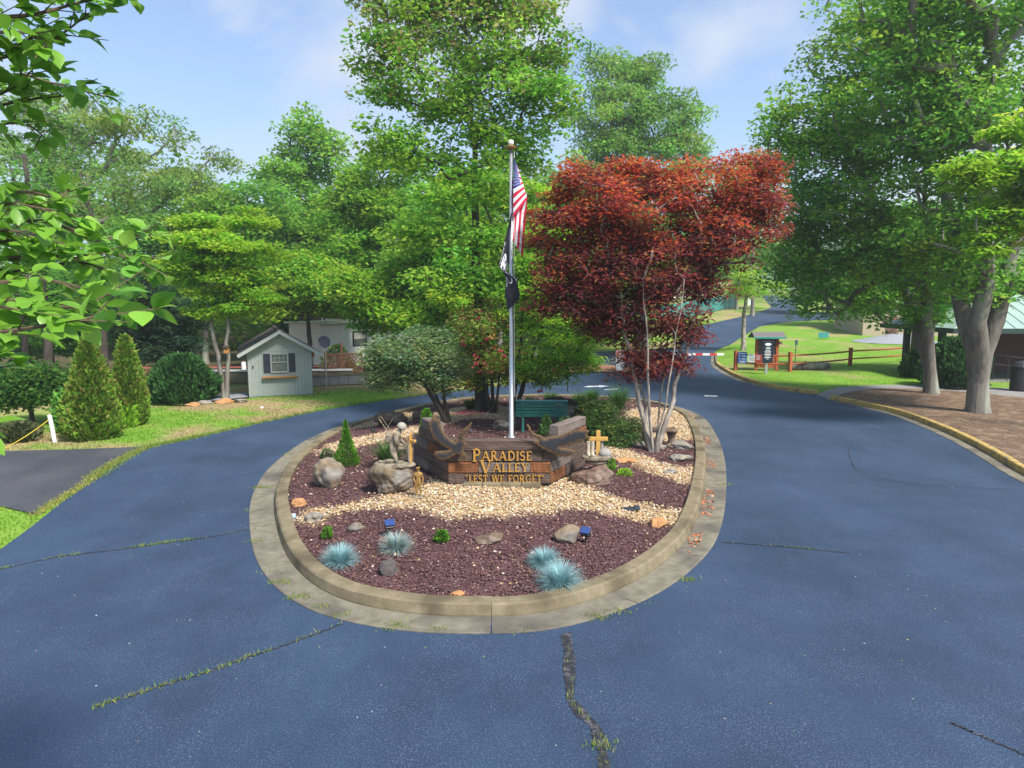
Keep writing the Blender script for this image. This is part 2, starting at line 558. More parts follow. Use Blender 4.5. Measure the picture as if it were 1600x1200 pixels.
def patch(name, outline, zfun, mat_, spacing=1.0, colfun=None, parent=None, jitter=0.0, smooth=True):
    outline = np.asarray(outline, float)
    out2 = []
    for i in range(len(outline)):
        a, b = outline[i], outline[(i + 1) % len(outline)]
        k = max(1, int(np.linalg.norm(b - a) / spacing))
        for t in range(k): out2.append(a + (b - a) * t / k)
    out2 = np.array(out2)
    lo, hi = out2.min(0), out2.max(0)
    gx, gy = np.meshgrid(np.arange(lo[0], hi[0], spacing), np.arange(lo[1], hi[1], spacing))
    gx, gy = gx.ravel(), gy.ravel()
    gx = gx + rng.uniform(-.2, .2, gx.shape) * spacing
    gy = gy + rng.uniform(-.2, .2, gy.shape) * spacing
    m = inside(out2, gx, gy)
    gx, gy = gx[m], gy[m]
    if len(gx):
        m = dist_poly(out2, gx, gy) > spacing * .35
        gx, gy = gx[m], gy[m]
    pts = [Vector(p) for p in out2] + [Vector((x, y)) for x, y in zip(gx, gy)]
    n = len(out2)
    vs, es, fs, *_ = delaunay_2d_cdt(pts, [], [list(range(n))], 1, 1e-5)
    V = np.array([(v.x, v.y) for v in vs])
    Z = np.asarray(zfun(V[:, 0], V[:, 1]), float) * np.ones(len(V))
    if jitter: Z = Z + rng.normal(0, jitter, len(V))
    V3 = np.column_stack([V, Z])
    Fc = np.array([f for f in fs if len(f) == 3])
    a = V[Fc[:, 1]] - V[Fc[:, 0]]
    b = V[Fc[:, 2]] - V[Fc[:, 0]]
    fl = a[:, 0] * b[:, 1] - a[:, 1] * b[:, 0] < 0
    Fc[fl] = Fc[fl][:, ::-1]
    cols = colfun(V[:, 0], V[:, 1]) if colfun else None
    return link(name, np_mesh(name, V3, Fc, mat_, cols, smooth), parent)

def sweep(P, prof, zfun=None, closed=False):
    """prof: (offset to the right of travel, height) pairs swept along the plan line P; returns MB"""
    P = np.asarray(P, float)
    rows = [offset(P, o, closed) for o, h in prof]
    n, k = len(P), len(prof)
    mb = MB()
    vs = []
    for i in range(n):
        for j, (o, h) in enumerate(prof):
            x, y = rows[j][i]
            vs.append((x, y, h + (float(zfun(x, y)) if zfun else 0)))
    fs = []
    for i in range(n - 1 + closed):
        i2 = (i + 1) % n
        for j in range(k - 1):
            fs.append((i * k + j, i2 * k + j, i2 * k + j + 1, i * k + j + 1))
    if not closed:
        fs.append(tuple(range(k)))
        fs.append(tuple((n - 1) * k + j for j in range(k - 1, -1, -1)))
    mb.add(vs, fs)
    return mb

def vnoise(X, Y, s, seed=0):
    """cheap smooth value noise in plan"""
    g = np.random.default_rng(seed).random((64, 64))
    x, y = np.asarray(X) * s, np.asarray(Y) * s
    i, j = np.floor(x).astype(int), np.floor(y).astype(int)
    fx, fy = x - i, y - j
    fx, fy = fx * fx * (3 - 2 * fx), fy * fy * (3 - 2 * fy)
    q = lambda a, b: g[a % 64, b % 64]
    return (q(i, j) * (1 - fx) + q(i + 1, j) * fx) * (1 - fy) + (q(i, j + 1) * (1 - fx) + q(i + 1, j + 1) * fx) * fy

ICO = {}
def ico(sub):
    if sub not in ICO:
        bm = bmesh.new()
        bmesh.ops.create_icosphere(bm, subdivisions=sub, radius=1)
        bm.verts.ensure_lookup_table()
        ICO[sub] = (np.array([v.co[:] for v in bm.verts]), np.array([[v.index for v in f.verts] for f in bm.faces]))
        bm.free()
    return ICO[sub]
def rock_mesh(name, size, mat_, seed, sub=4, cuts=14, rough=.07, flat_top=None):
    r_ = np.random.default_rng(seed)
    V, Fc = ico(sub)
    N = r_.normal(size=(cuts, 3)); N /= np.linalg.norm(N, axis=1)[:, None]
    D = r_.uniform(.55, 1.0, cuts)
    q = V @ N.T
    rad = np.min(np.where(q > .05, D / np.maximum(q, .05), 9), axis=1)
    rad = np.minimum(rad, 1.12)
    for f_ in (2.3, 4.7, 9.1, 17., 29.):
        ph = r_.uniform(0, 6, 3); dr = r_.normal(size=(3, 3))
        rad = rad + rough * 2.2 / f_ * np.sum(np.sin(V @ dr.T * f_ + ph), axis=1)
    P = V * rad[:, None] * np.array(size) / 2
    if flat_top: P[:, 2] = np.minimum(P[:, 2], flat_top)
    me = np_mesh(name, P, Fc, mat_)
    return me
def rock(px, py, wpx, hpx, mat_, seed, label, name='rock', depth=.8, sink=.25, group=None, rz=0, cat='rock', **k):
    p = site(px, py)
    sc = p.y / F
    wd, ht = wpx * sc, hpx * sc
    ht = max(ht, .03)
    o = link(name, rock_mesh(name, (wd, wd * depth, ht / (1 - sink)), mat_, seed, **k))
    o.location = (p.x, p.y + wd * depth * .3, p.z + ht * .5 - ht * sink * .5)
    o.rotation_euler = (0, 0, rz)
    return tag(o, label, cat, group)

# ------------------------------------------------------------------ foliage
def leaf_arrays(P, size, rg, pal, flatness=.75, aspect=.55, droop=.15, fold=.12, pw=None):
    n = len(P)
    az = rg.uniform(0, 2 * math.pi, n)
    d = np.column_stack([np.cos(az), np.sin(az), rg.normal(-droop, .3, n)])
    d /= np.linalg.norm(d, axis=1)[:, None]
    up = rg.normal(0, 1 - flatness + .05, (n, 3)) + np.array([0, 0, 1.0]) * flatness
    s = np.cross(d, up); s /= np.linalg.norm(s, axis=1)[:, None] + 1e-9
    nn = np.cross(s, d)
    Ls = size * rg.uniform(.65, 1.25, n)
    W = Ls * aspect * .5
    m = P + d * (Ls * .45)[:, None] + nn * (W * fold)[:, None]
    V = np.empty((n, 4, 3))
    V[:, 0] = P
    V[:, 1] = m + s * W[:, None]
    V[:, 2] = P + d * Ls[:, None] - np.array([0, 0, 1.0]) * (Ls * .1)[:, None]
    V[:, 3] = m - s * W[:, None]
    pal = np.asarray(pal)
    idx = rg.choice(len(pal), n, p=pw)
    c = pal[idx] * rg.uniform(.75, 1.25, n)[:, None]
    return V.reshape(-1, 3), np.repeat(c, 4, 0)
def leaf_object(name, P, size, rg, pal, mat_=None, parent=None, tint=None, **k):
    V, C = leaf_arrays(P, size, rg, pal, **k)
    if tint is not None: C = C * np.repeat(tint, 4, 0)
    Fc = np.arange(len(V)).reshape(-1, 4)
    return link(name, np_mesh(name, V, Fc, mat_ or M_LEAF, C), parent)

def grow(base, attract, trunk_top, rg, fork=.25, lean=.3, ntrunk=10, stems=1, spread=.25, split=0.0):
    """branch network from trunk(s) to the leaf clusters; returns nodes, parents"""
    nodes, par, ok = [], [], []
    base = np.array(base); top = np.array(trunk_top)
    for st in range(stems):
        off = np.zeros(3)
        if stems > 1:
            a = 2 * math.pi * st / stems + rg.uniform(-.3, .3)
            off = np.array([math.cos(a), math.sin(a), 0])
        start = len(nodes)
        for i in range(ntrunk + 1):
            t = i / ntrunk
            hgt = np.linalg.norm(top - base)
            p = base + (top - base) * t + off * ((.05 if not split else 0) + spread * hgt * max(0, (t - split) / (1 - split)) ** (.85 if stems > 3 or split else 1.1)) * (1 if stems > 1 else 0)
            p = p + rg.normal(0, .006, 3) * hgt * (t > 0) * np.array([1, 1, .2]) * min(1, t * 3)
            nodes.append(p); par.append(-1 if i == 0 else len(nodes) - 2); ok.append(t >= fork)
    A = attract[np.argsort(np.min(np.linalg.norm(attract[:, None] - np.array(nodes)[None], axis=2), axis=1))]
    cap = len(nodes) + 3 * len(A)
    NB = np.zeros((cap, 3)); NB[:len(nodes)] = nodes
    OK = np.zeros(cap, bool); OK[:len(ok)] = ok
    n = len(nodes)
    for a in A:
        dv = a - NB[:n]
        d = np.linalg.norm(dv, axis=1)
        cost = d + .9 * np.maximum(0, .25 * d - dv[:, 2]) + (~OK[:n]) * 1e3
        j = int(np.argmin(cost))
        if d[j] < .15: continue
        p0 = NB[j]
        gd = p0 - NB[par[j]] if par[j] >= 0 else np.array([0, 0, 1.0])
        gd = gd / (np.linalg.norm(gd) + 1e-9)
        c = p0 + gd * d[j] * .22 + (a - p0) * .3 + rg.normal(0, .04, 3) * d[j]
        last = j
        for t in (.36, .7, 1.0):
            q = (1 - t) ** 2 * p0 + 2 * t * (1 - t) * c + t * t * a
            q = q + rg.normal(0, .02, 3) * d[j] * (t < 1)
            NB[n] = q; par.append(last); OK[n] = True
            last = n; n += 1
    return NB[:n], par[:n]
def limb_mesh(name, nodes, par, trunk_r, mat_, rg, flare=1.35, expo=.42, rmin=.008, ntr=0):
    n = len(nodes)
    cnt = np.zeros(n)
    ch = np.bincount([p for p in par if p >= 0], minlength=n)
    for i in range(n - 1, -1, -1):
        if ch[i] == 0: cnt[i] += 1
        if par[i] >= 0: cnt[par[i]] += cnt[i]
    roots = [i for i in range(n) if par[i] < 0]
    tot = max(cnt[r_] for r_ in roots)
    rad = np.maximum(trunk_r * (cnt / tot) ** expo, rmin)
    for i in range(ntr):
        rad[i] = max(rad[i] * (1 - .82 * ((i % 11) / 10) ** 1.6), .012)
    z0 = nodes[roots[0]][2]
    mb = MB()
    kids = [[] for _ in range(n)]
    for i in range(n):
        if par[i] >= 0: kids[par[i]].append(i)
    stack = [(r_, None) for r_ in roots]
    while stack:
        i, pr = stack.pop()
        chain = [] if pr is None else [pr]
        rr = [] if pr is None else [min(rad[pr], rad[i] * 1.5)]
        while True:
            chain.append(i)
            r_ = rad[i]
            hh = nodes[i][2] - z0
            if pr is None and hh < trunk_r * 3: r_ = r_ * (1 + (flare - 1) * max(0, 1 - hh / (trunk_r * 3)) ** 2)
            rr.append(r_)
            if not kids[i]: break
            ks = sorted(kids[i], key=lambda k_: -cnt[k_])
            for k_ in ks[1:]: stack.append((k_, i))
            i = ks[0]
        if pr is None:      # base ring at the ground with root flare
            b = Vector(nodes[chain[0]])
            pts = [b - Vector((0, 0, .15)), b, b + (Vector(nodes[chain[1]]) - b) * .25] + [Vector(nodes[c_]) for c_ in chain[1:]]
            rs = [rr[0] * 1.1, rr[0], (rr[0] * .45 + rr[1] * .55)] + rr[1:]
            mb.tube(pts, rs, 12, False)
        else:
            mb.tube([nodes[c_] for c_ in chain], rr, 7 if max(rr) > .05 else 5 if max(rr) > .02 else 3, False)
    return mb.mesh(name, mat_, True)

def blob_points(blobs, Y, n_attr, rg, dscale=.9, shell=.5):
    pts = []
    vol = []
    B = []
    for b in blobs:
        px, py, rx, ry = b[:4]
        yy = Y + (b[4] if len(b) > 4 else rg.uniform(-.35, .35) * rx * Y / F)
        c = at(px, py, yy)
        sx, sz = rx * yy / F, ry * yy / F
        B.append((np.array(c), np.array([sx, (sx + sz) / 2 * dscale, sz])))
        vol.append((sx * sz * (sx + sz) / 2) ** .72)
    vol = np.array(vol) / sum(vol)
    for (c, r_), v in zip(B, vol):
        k = max(3, int(round(n_attr * v)))
        d = rg.normal(size=(k, 3)); d /= np.linalg.norm(d, axis=1)[:, None]
        u = rg.uniform(0, 1, k) ** shell
        pts.append(c + d * r_ * u[:, None])
    return np.vstack(pts)
def tree(name, label, cat, base, Y, blobs, n_leaf, leaf, pal, trunk_r, n_attr=160, seed=0, bark=None, clump=.55, clump_z=.5,
         stems=1, spread=.25, fork=.3, top=None, group=None, pw=None, lmat=None, shell=.36, dscale=.9, limbs=True, zmin=.3, flat_=.45, split=0.0, aspect=.55, droop=.15, expo=.42, extra=None, top_col=None, kind=None):
    rg = np.random.default_rng(1000 + seed)
    base = Vector(base)
    if cat == 'tree' and name != 'japanese_maple':
        n_leaf = int(n_leaf * .8)
    A = blob_points(blobs, Y, n_attr, rg, dscale, shell)
    g = T0(A[:, 0], A[:, 1])
    A = A[A[:, 2] > g + zmin]
    root = thing(name, label, cat, base, 0, group)
    if kind: root['kind'] = kind
    bb = np.array(base)
    if top is None:
        c = A.mean(0)
        top = np.array([c[0] * .7 + bb[0] * .3, c[1] * .7 + bb[1] * .3, np.percentile(A[:, 2], 70)])
    else:
        top = np.array(top)
    if limbs:
        nodes, par = grow(bb, A, top, rg, fork, stems=stems, spread=spread, split=split)
        link('trunk', limb_mesh('trunk', nodes - bb, par, trunk_r, bark or M_BARK, rg, expo=expo, ntr=11 * stems), root)
    idx = rg.integers(0, len(A), n_leaf)
    d = rg.normal(size=(n_leaf, 3))
    d *= np.minimum(1, 1.75 / (np.linalg.norm(d, axis=1)[:, None] + 1e-9))
    P = A[idx] + d * np.array([clump, clump, clump * clump_z])
    P[:, 2] = np.maximum(P[:, 2], T0(P[:, 0], P[:, 1]) + .06)
    tint = rg.uniform(.72, 1.28, (len(A), 1))[idx] * np.array([1., 1., 1.])
    hue = rg.normal(0, .12, len(A))[idx]
    tint = tint * np.column_stack([1 + hue, np.ones(n_leaf), 1 - hue * .5])
    palv = np.asarray(pal)
    V, C = leaf_arrays(P - bb, leaf, rg, palv, flatness=flat_, aspect=aspect, droop=droop, pw=pw)
    if top_col is not None:      # second leaf colour towards the crown top; on the red maple, painted sun
        zz = (P[:, 2] - A[:, 2].min()) / (np.ptp(A[:, 2]) + 1e-6)
        m = rg.uniform(size=n_leaf) < np.clip(zz * 1.7 - .68, 0, .82) * (rg.uniform(0, 1, len(A))[idx] < .85)
        tc_ = np.asarray(top_col)[rg.integers(0, len(top_col), n_leaf)] * rg.uniform(.75, 1.25, n_leaf)[:, None]
        C = np.where(np.repeat(m, 4)[:, None], np.repeat(tc_, 4, 0), C)
    C = np.minimum(C * np.repeat(tint, 4, 0) * 1.15, .62)
    link('crown', np_mesh('crown', V, np.arange(len(V)).reshape(-1, 4), lmat or M_LEAF, C), root)
    return root, A

def blade_mesh(name, n, length, rad, rg, pal, width=.006, stiff=.5, base_r=.06, segs=3, mat_=None):
    az = rg.uniform(0, 2 * math.pi, n)
    tilt = np.abs(rg.normal(0, 1, n)) ** .8 * rad
    tilt = np.clip(tilt, 0, 1.5)
    Ls = length * rg.uniform(.6, 1.1, n)
    d = np.column_stack([np.cos(az), np.sin(az)])
    b0 = d * (base_r * rg.uniform(0, 1, n) ** .5)[:, None]
    sx = np.column_stack([-np.sin(az), np.cos(az), np.zeros(n)])
    V = np.zeros((n, segs + 1, 2, 3))
    p = np.column_stack([b0, np.zeros(n)])
    ang = tilt.copy()
    for k in range(segs + 1):
        ww = width * (1 - k / segs * .85)
        V[:, k, 0] = p + sx * ww
        V[:, k, 1] = p - sx * ww
        st = (Ls / segs)[:, None]
        p = p + st * np.column_stack([d * np.sin(ang)[:, None], np.cos(ang)])
        ang = np.minimum(ang + stiff * rg.uniform(.5, 1.3, n) / segs, 1.9)
    pal = np.asarray(pal)
    c = pal[rg.integers(0, len(pal), n)] * rg.uniform(.75, 1.25, n)[:, None]
    C = np.repeat(c, (segs + 1) * 2, 0)
    base = np.arange(n)[:, None] * (segs + 1) * 2
    Fc = []
    for k in range(segs):
        Fc.append(np.hstack([base + 2 * k, base + 2 * k + 1, base + 2 * k + 3, base + 2 * k + 2]))
    Fc = np.stack(Fc, 1).reshape(-1, 4)
    V = V.reshape(-1, 3)
    V[:, 2] = np.maximum(V[:, 2], .004)
    return np_mesh(name, V, Fc, mat_ or M_NEEDLE, C)

def scatter_blades(name, XY, Z, h, pal, rg, wdt=.012, tint=None):
    """short single grass blades over an area: one triangle each"""
    n = len(XY)
    az = rg.uniform(0, 2 * math.pi, n)
    hh = h * rg.uniform(.5, 1.3, n)
    V = np.zeros((n, 3, 3))
    b = np.column_stack([XY, Z])
    s = np.column_stack([np.cos(az), np.sin(az), np.zeros(n)]) * wdt
    V[:, 0] = b - s
    V[:, 1] = b + s
    V[:, 2] = b + np.column_stack([rg.normal(0, .5, (n, 2)) * hh[:, None], hh])
    pal = np.asarray(pal)
    c = pal[rg.integers(0, len(pal), n)] * rg.uniform(.75, 1.25, n)[:, None]
    if tint is not None: c = c * tint
    o = link(name, np_mesh(name, V.reshape(-1, 3), np.arange(n * 3).reshape(-1, 3), M_NEEDLE, np.repeat(c, 3, 0)))
    return tag(o, kind='stuff')
def sample_in(poly, n, rg):
    poly = np.asarray(poly)
    lo, hi = poly.min(0), poly.max(0)
    o = np.zeros((0, 2))
    while len(o) < n:
        q = rg.uniform(lo, hi, (n * 2, 2))
        o = np.vstack([o, q[inside(poly, q[:, 0], q[:, 1])]])
    return o[:n]
def text_mb(s, size, cx=0, cz=0, y=0, depth=.002, mb=None):
    """flat printed lettering in the x,z plane facing -y"""
    cu = bpy.data.curves.new('lettering', 'FONT')
    cu.body = s
    cu.size = size
    cu.align_x = 'CENTER'
    cu.align_y = 'CENTER'
    cu.resolution_u = 2
    o = bpy.data.objects.new('lettering', cu)
    COL.objects.link(o)
    me = bpy.data.meshes.new_from_object(o.evaluated_get(bpy.context.evaluated_depsgraph_get()))
    bpy.data.objects.remove(o)
    mb = mb or MB()
    mb.add([(v.co.x + cx, y, v.co.y + cz) for v in me.vertices], [tuple(p.vertices) for p in me.polygons])
    bpy.data.meshes.remove(me)
    return mb
def skin_body(name, V, E, Rr, mat_, parent, sub=2):
    me = bpy.data.meshes.new(name)
    me.from_pydata(V, E, [])
    me.materials.append(mat_)
    o = link(name, me, parent)
    md = o.modifiers.new('skin', 'SKIN'); md.use_smooth_shade = True
    for i, r_ in enumerate(Rr):
        q = r_ if hasattr(r_, '__len__') else (r_, r_)
        me.skin_vertices[0].data[i].radius = q
    me.skin_vertices[0].data[0].use_root = True
    sb = o.modifiers.new('sub', 'SUBSURF'); sb.levels = sub; sb.render_levels = sub
    return o

# ================================================================== THE SETTING
def px_poly(pts): return np.array([flat(*p) for p in pts])
def lawn_col(X, Y, dry=.5, seed=3):
    a = vnoise(X, Y, .35, seed) * .6 + vnoise(X, Y, 1.3, seed + 1) * .4
    f = np.clip((a - dry) * 4, 0, 1)[:, None]
    g = np.array([.105, .25, .022])
    g2 = np.array([.20, .31, .05])
    t = np.array([.32, .25, .13])
    b = vnoise(X, Y, 2.7, seed + 2)[:, None]
    return (g * b + g2 * (1 - b)) * (1 - f) + t * f

# ground: one sheet out to the far slopes
gx = np.concatenate([np.linspace(-700, -80, 12)[:-1], np.linspace(-80, 100, 91), np.linspace(100, 700, 12)[1:]])
gy = np.concatenate([np.linspace(-60, 150, 106), np.linspace(150, 900, 16)[1:]])
GX, GY = np.meshgrid(gx, gy)
GZ = T0(GX, np.minimum(GY, 260)) - 0.035
nx, ny = len(gx), len(gy)
ii = np.arange(nx * ny).reshape(ny, nx)
Fc = np.stack([ii[:-1, :-1], ii[:-1, 1:], ii[1:, 1:], ii[1:, :-1]], -1).reshape(-1, 4)
far_dim = lawn_col(GX.ravel(), GY.ravel(), .42, 5)
wood = (GX.ravel() < 0) & (GY.ravel() > 33)
far_dim[wood] = np.array([.085, .075, .04]) * (.7 + .6 * vnoise(GX.ravel(), GY.ravel(), .8, 9)[wood])[:, None]
tag(link('ground', np_mesh('ground', np.column_stack([GX.ravel(), GY.ravel(), GZ.ravel()]), Fc, M_LAWN, far_dim, True)), kind='structure')

# left lawn, from the tarmac edge back to the trees
road_left = [(0, 862), (50, 825), (100, 785), (135, 760), (185, 725), (235, 701), (300, 687), (400, 664), (500, 643), (600, 627), (680, 616), (760, 607), (830, 598)]
RL = catmull(px_poly(road_left), 6, False)
lawn_l = np.vstack([RL[::-1], [(-8.9, 8.2), (-11, 2), (-30, 2), (-30, 16)], px_poly([(-60, 690), (0, 640), (200, 640), (290, 636), (400, 622), (520, 606), (700, 598)])[:]])
lawn_left = np.vstack([RL, px_poly([(800, 594), (640, 600), (500, 608), (400, 622), (290, 636), (190, 634), (60, 668), (-60, 676)]), [(-24, 16), (-24, 3), (-11, 2), (-9.4, 8.2)]])
tag(patch('lawn', lawn_left, lambda X, Y: .012 + .02 * vnoise(X, Y, .7, 2) + 0 * X, M_LAWN, .5, lambda X, Y: lawn_col(X, Y, .44, 13)), kind='structure')

# road: near loop, then the stretch that climbs to the right
near = np.vstack([[(-11.6, 2.2), (-12, -14), (40, -14), (40, -6), (9.6, -6)], C2[::-1][1:], C1[::-1],
                  [(14.8, 50.5), (17, 56.0), (14.0, 57.0), (4.9, 52.2), (3.4, 45), (3.0, 39)], px_poly([(878, 590)]), RL[::-1], [(-9.2, 8.2)]])
tag(patch('road', near, lambda X, Y: T0(X, Y) + .012 + .022, M_ASPH, 1.2), kind='structure')
farr = [(14.0, 57.0), (17, 56.0), (19.3, 60), (22.9, 67.5), (27.8, 77), (33.2, 83.2), (41, 87), (52, 88), (52, 99), (42, 100.5), (47, 114), (54, 130), (58, 150), (54.5, 150), (42, 111), (36.0, 99.6), (29.2, 89.2), (22.2, 79), (19.0, 73), (16.2, 65)]
tag(patch('uphill_road', farr, lambda X, Y: T0(X, Y) + .04, M_ASPH, .9), kind='structure')
drive = px_poly([(-80, 713), (0, 707.5), (100, 705), (170, 702.5), (230, 700), (200, 713), (165, 733), (128, 760), (100, 776), (52, 806), (30, 801), (0, 794), (-80, 800)])
tag(patch('side_drive', drive, lambda X, Y: .046 + 0 * X, M_ASPH2, .8), kind='structure')
# mulch nook with the gate cabinet, and the darker lane beyond it
nook = px_poly([(872, 588), (905, 584), (960, 583), (985, 583.5), (990, 578), (975, 573), (930, 572), (890, 574), (865, 580)])
tag(patch('gate_bed', nook, lambda X, Y: .05 + .06 * vnoise(X, Y, .9, 4) + 0 * X, M_REDBED, .5), kind='structure')

# right lawn, walk and straw bed
R_in = offset(catmull(C1, 6, False), -0.0, False)
lawn_poly = np.vstack([C1[::-1], [(19.2, 60), (22.9, 67.5), (27.8, 77), (33.2, 83.2), (41, 86.5), (60, 82), (60, 34)], px_poly([(1640, 612), (1560, 612), (1470, 607), (1380, 607), (1310, 610)])])
tag(patch('roadside_lawn', lawn_poly, lambda X, Y: T(X, Y) + .006, M_LAWN, .8, lambda X, Y: lawn_col(X, Y, .60, 23)), kind='structure')
walk = px_poly([(1275, 617.5), (1310, 610), (1380, 607), (1470, 607), (1560, 612), (1640, 612), (1700, 625), (1640, 632), (1540, 622), (1440, 614), (1370, 613), (1330, 617), (1299, 625.5)])
tag(patch('footpath', walk, lambda X, Y: T(X, Y) + .012, M_WALK, .6), kind='structure')
straw = np.vstack([px_poly([(1299, 626), (1330, 617), (1370, 613), (1440, 614), (1540, 622), (1640, 632), (1700, 640)]), [(40, 18), (40, -6)], C2[::-1][:-1]])
tag(patch('straw_bed', straw, lambda X, Y: T(X, Y) + .004 + .05 * vnoise(X, Y, 1.1, 6), M_STRAW, .5), kind='structure')

# yellow kerbs with their concrete gutter strip, laid in lengths
def kerb_run(P, name, seclen, mat_, width=.2, h=.16, gap=.006, gutter=.34, flip=1):
    tot = np.sum(np.linalg.norm(np.diff(P, axis=0), axis=1))
    ns = max(1, int(round(tot / seclen)))
    Q = resample(P, ns * 8 + 1, False)
    root = bpy.data.objects.new(name, None); COL.objects.link(root); root['kind'] = 'structure'
    for i in range(ns):
        seg = Q[i * 8:i * 8 + 9].copy()
        d = seg[1] - seg[0]; seg[0] = seg[0] + d / np.linalg.norm(d) * gap
        o0, o1 = 0.0, width
        prof = [(o0, .0), (o0 + .012, h - .02), (o0 + .035, h), (o1 - .02, h), (o1, h - .02), (o1, 0)]
        zf = lambda x, y: float(T0(x, y)) + .03
        sweep(seg, [(o * flip, z) for o, z in prof], zf).build('kerb_length', mat_, root)
        if gutter: sweep(seg, [(-gutter * flip, -.02), (-gutter * flip, .016), (-.02 * flip, .010), (-.001 * flip, .010), (-.001 * flip, -.02)], zf).build('gutter_length', M_GUT, root)
    return root
C1s = resample(catmull(C1, 8, False), 120, False)
C2s = resample(catmull(C2, 8, False), 160, False)
kerb_run(C1s[38:], 'yellow_kerb', 3.0, M_YCURB, flip=-1)
kerb_run(C1s[:37], 'dark_kerb', 3.0, M_CONC, width=.16, h=.12, flip=-1, gutter=.25)
kerb_run(C2s, 'yellow_kerb', 3.0, M_YCURB, flip=-1)

# the island: gutter pan, kerb, bed
ic = bpy.data.objects.new('island_kerb', None); COL.objects.link(ic); ic['kind'] = 'structure'
ig = bpy.data.objects.new('island_gutter', None); COL.objects.link(ig); ig['kind'] = 'structure'
NS = 25
dG = resample(GUT, NS * 10)
for i in range(NS):
    idx = [(i * 10 + k + 5) % (NS * 10) for k in range(11)]
    seg = dG[idx].copy()
    d = seg[1] - seg[0]; seg[0] += d / np.linalg.norm(d) * .018
    d = seg[-2] - seg[-1]; seg[-1] += d / np.linalg.norm(d) * .004
    dz = random.uniform(-.006, .006)
    sweep(seg, [(-.71, .0), (-.71, .155 + dz), (-.69, .17 + dz), (-.505, .17 + dz), (-.475, .15 + dz), (-.445, .03), (-.445, 0)], lambda x, y: .03).build('kerb_length', M_CONC, ic)
    sweep(seg, [(-.443, -.02), (-.443, .012), (-.25, .006), (-.02, .020), (0, .016), (0, -.02)], lambda x, y: .03).build('gutter_length', M_GUT, ig)

grav = [px_poly(p) for p in (
    [(458, 824), (478, 806), (560, 801), (640, 789), (690, 764), (720, 756), (870, 754), (905, 770), (930, 790), (985, 800), (1072, 808), (1066, 834), (1000, 826), (930, 820), (880, 821), (830, 831), (790, 842), (740, 838), (700, 843), (655, 826), (600, 815), (540, 816), (490, 832)],
    [(484, 714), (520, 700), (560, 694), (650, 682), (672, 690), (655, 700), (600, 706), (540, 713), (500, 718)],
    [(545, 672), (560, 662), (600, 656), (640, 650), (700, 658), (700, 668), (650, 670), (600, 672), (560, 676)],
    [(660, 664), (705, 650), (750, 648), (800, 655), (800, 676), (740, 672), (690, 682), (670, 680)],
    [(930, 706), (985, 718), (1030, 732), (1090, 740), (1086, 768), (1030, 754), (985, 742), (940, 730)],
    [(960, 676), (985, 655), (1010, 643), (1060, 645), (1082, 662), (1090, 694), (1045, 697), (985, 694)])]
def grav_w(X, Y):
    n1 = (vnoise(X, Y, 1.6, 31) - .5) * .5 + (vnoise(X, Y, 5, 32) - .5) * .3
    o = np.zeros(np.shape(X))
    for g in grav:
        dd = dist_poly(g, X, Y)
        dd = np.where(inside(g, X, Y), dd, -dd)
        o = np.maximum(o, np.clip((dd + n1 * .5) / .34 + .5, 0, 1))
    return o
def bed_col(X, Y):
    wg = grav_w(X, Y)[:, None]
    n = vnoise(X, Y, 4, 33)[:, None]
    return np.array([.10, .052, .056]) * (.7 + .5 * n) * (1 - wg) + np.array([.38, .28, .16]) * (.8 + .3 * n) * wg
tag(patch('island_bed', BED, lambda X, Y: T(X, Y) - .004, M_BED, .16, bed_col, jitter=.008), kind='structure')
def loose(name, XY, lift, size, pal, rg, flat_, stretch, pw=None):
    n = len(XY)
    Z = T(XY[:, 0], XY[:, 1]) + lift * rg.uniform(0, 1, n)
    V0 = np.array([(1, 0, 0), (0, 1, 0), (-1, 0, 0), (0, -1, 0), (0, 0, 1), (0, 0, -1)], float)
    F0 = np.array([(0, 1, 4), (1, 2, 4), (2, 3, 4), (3, 0, 4), (1, 0, 5), (0, 3, 5)])
    s = size * rg.uniform(.55, 1.3, n)
    V = V0[None] * rg.uniform(.6, 1.15, (n, 6, 1)) + rg.normal(0, .16, (n, 6, 3))
    V = V * np.stack([s * stretch, s, s * flat_], 1)[:, None]
    a, t = rg.uniform(0, 2 * math.pi, n), rg.normal(0, .35, n)
    x, y, z = V[..., 0], V[..., 1], V[..., 2]
    ct, st = np.cos(t)[:, None], np.sin(t)[:, None]
    x, z = x * ct - z * st, x * st + z * ct
    ca, sa = np.cos(a)[:, None], np.sin(a)[:, None]
    V = np.stack([x * ca - y * sa, x * sa + y * ca, z], -1) + np.column_stack([XY, Z])[:, None]
    pal = np.asarray(pal)
    c = pal[rg.choice(len(pal), n, p=pw)] * rg.uniform(.75, 1.2, n)[:, None]
    Fq = (np.arange(n)[:, None, None] * 6 + F0[None]).reshape(-1, 3)
    return tag(link(name, np_mesh(name, V.reshape(-1, 3), Fq, M_PIECE, np.repeat(c, 6, 0))), kind='stuff')
q = sample_in(BED, 90000, rng)
wq = grav_w(q[:, 0], q[:, 1])
near_w = np.clip(26.0 / q[:, 1] - .4, .25, 1.0)
u = rng.uniform(size=len(q))
wq = np.clip(wq + .035 * (rng.uniform(size=len(q)) < .5), 0, .985)
gq = q[(u < wq) & (rng.uniform(size=len(q)) < near_w + .2)]
loose('pale_gravel', gq, .02, .026, [(.52, .39, .22), (.46, .32, .17), (.58, .48, .34), (.38, .25, .125), (.55, .45, .36), (.32, .21, .12)], rng, .65, 1.25)
mq = q[(u >= wq) & (rng.uniform(size=len(q)) < near_w * 1.05)]
mq = np.vstack([mq, mq + rng.normal(0, .05, mq.shape)])
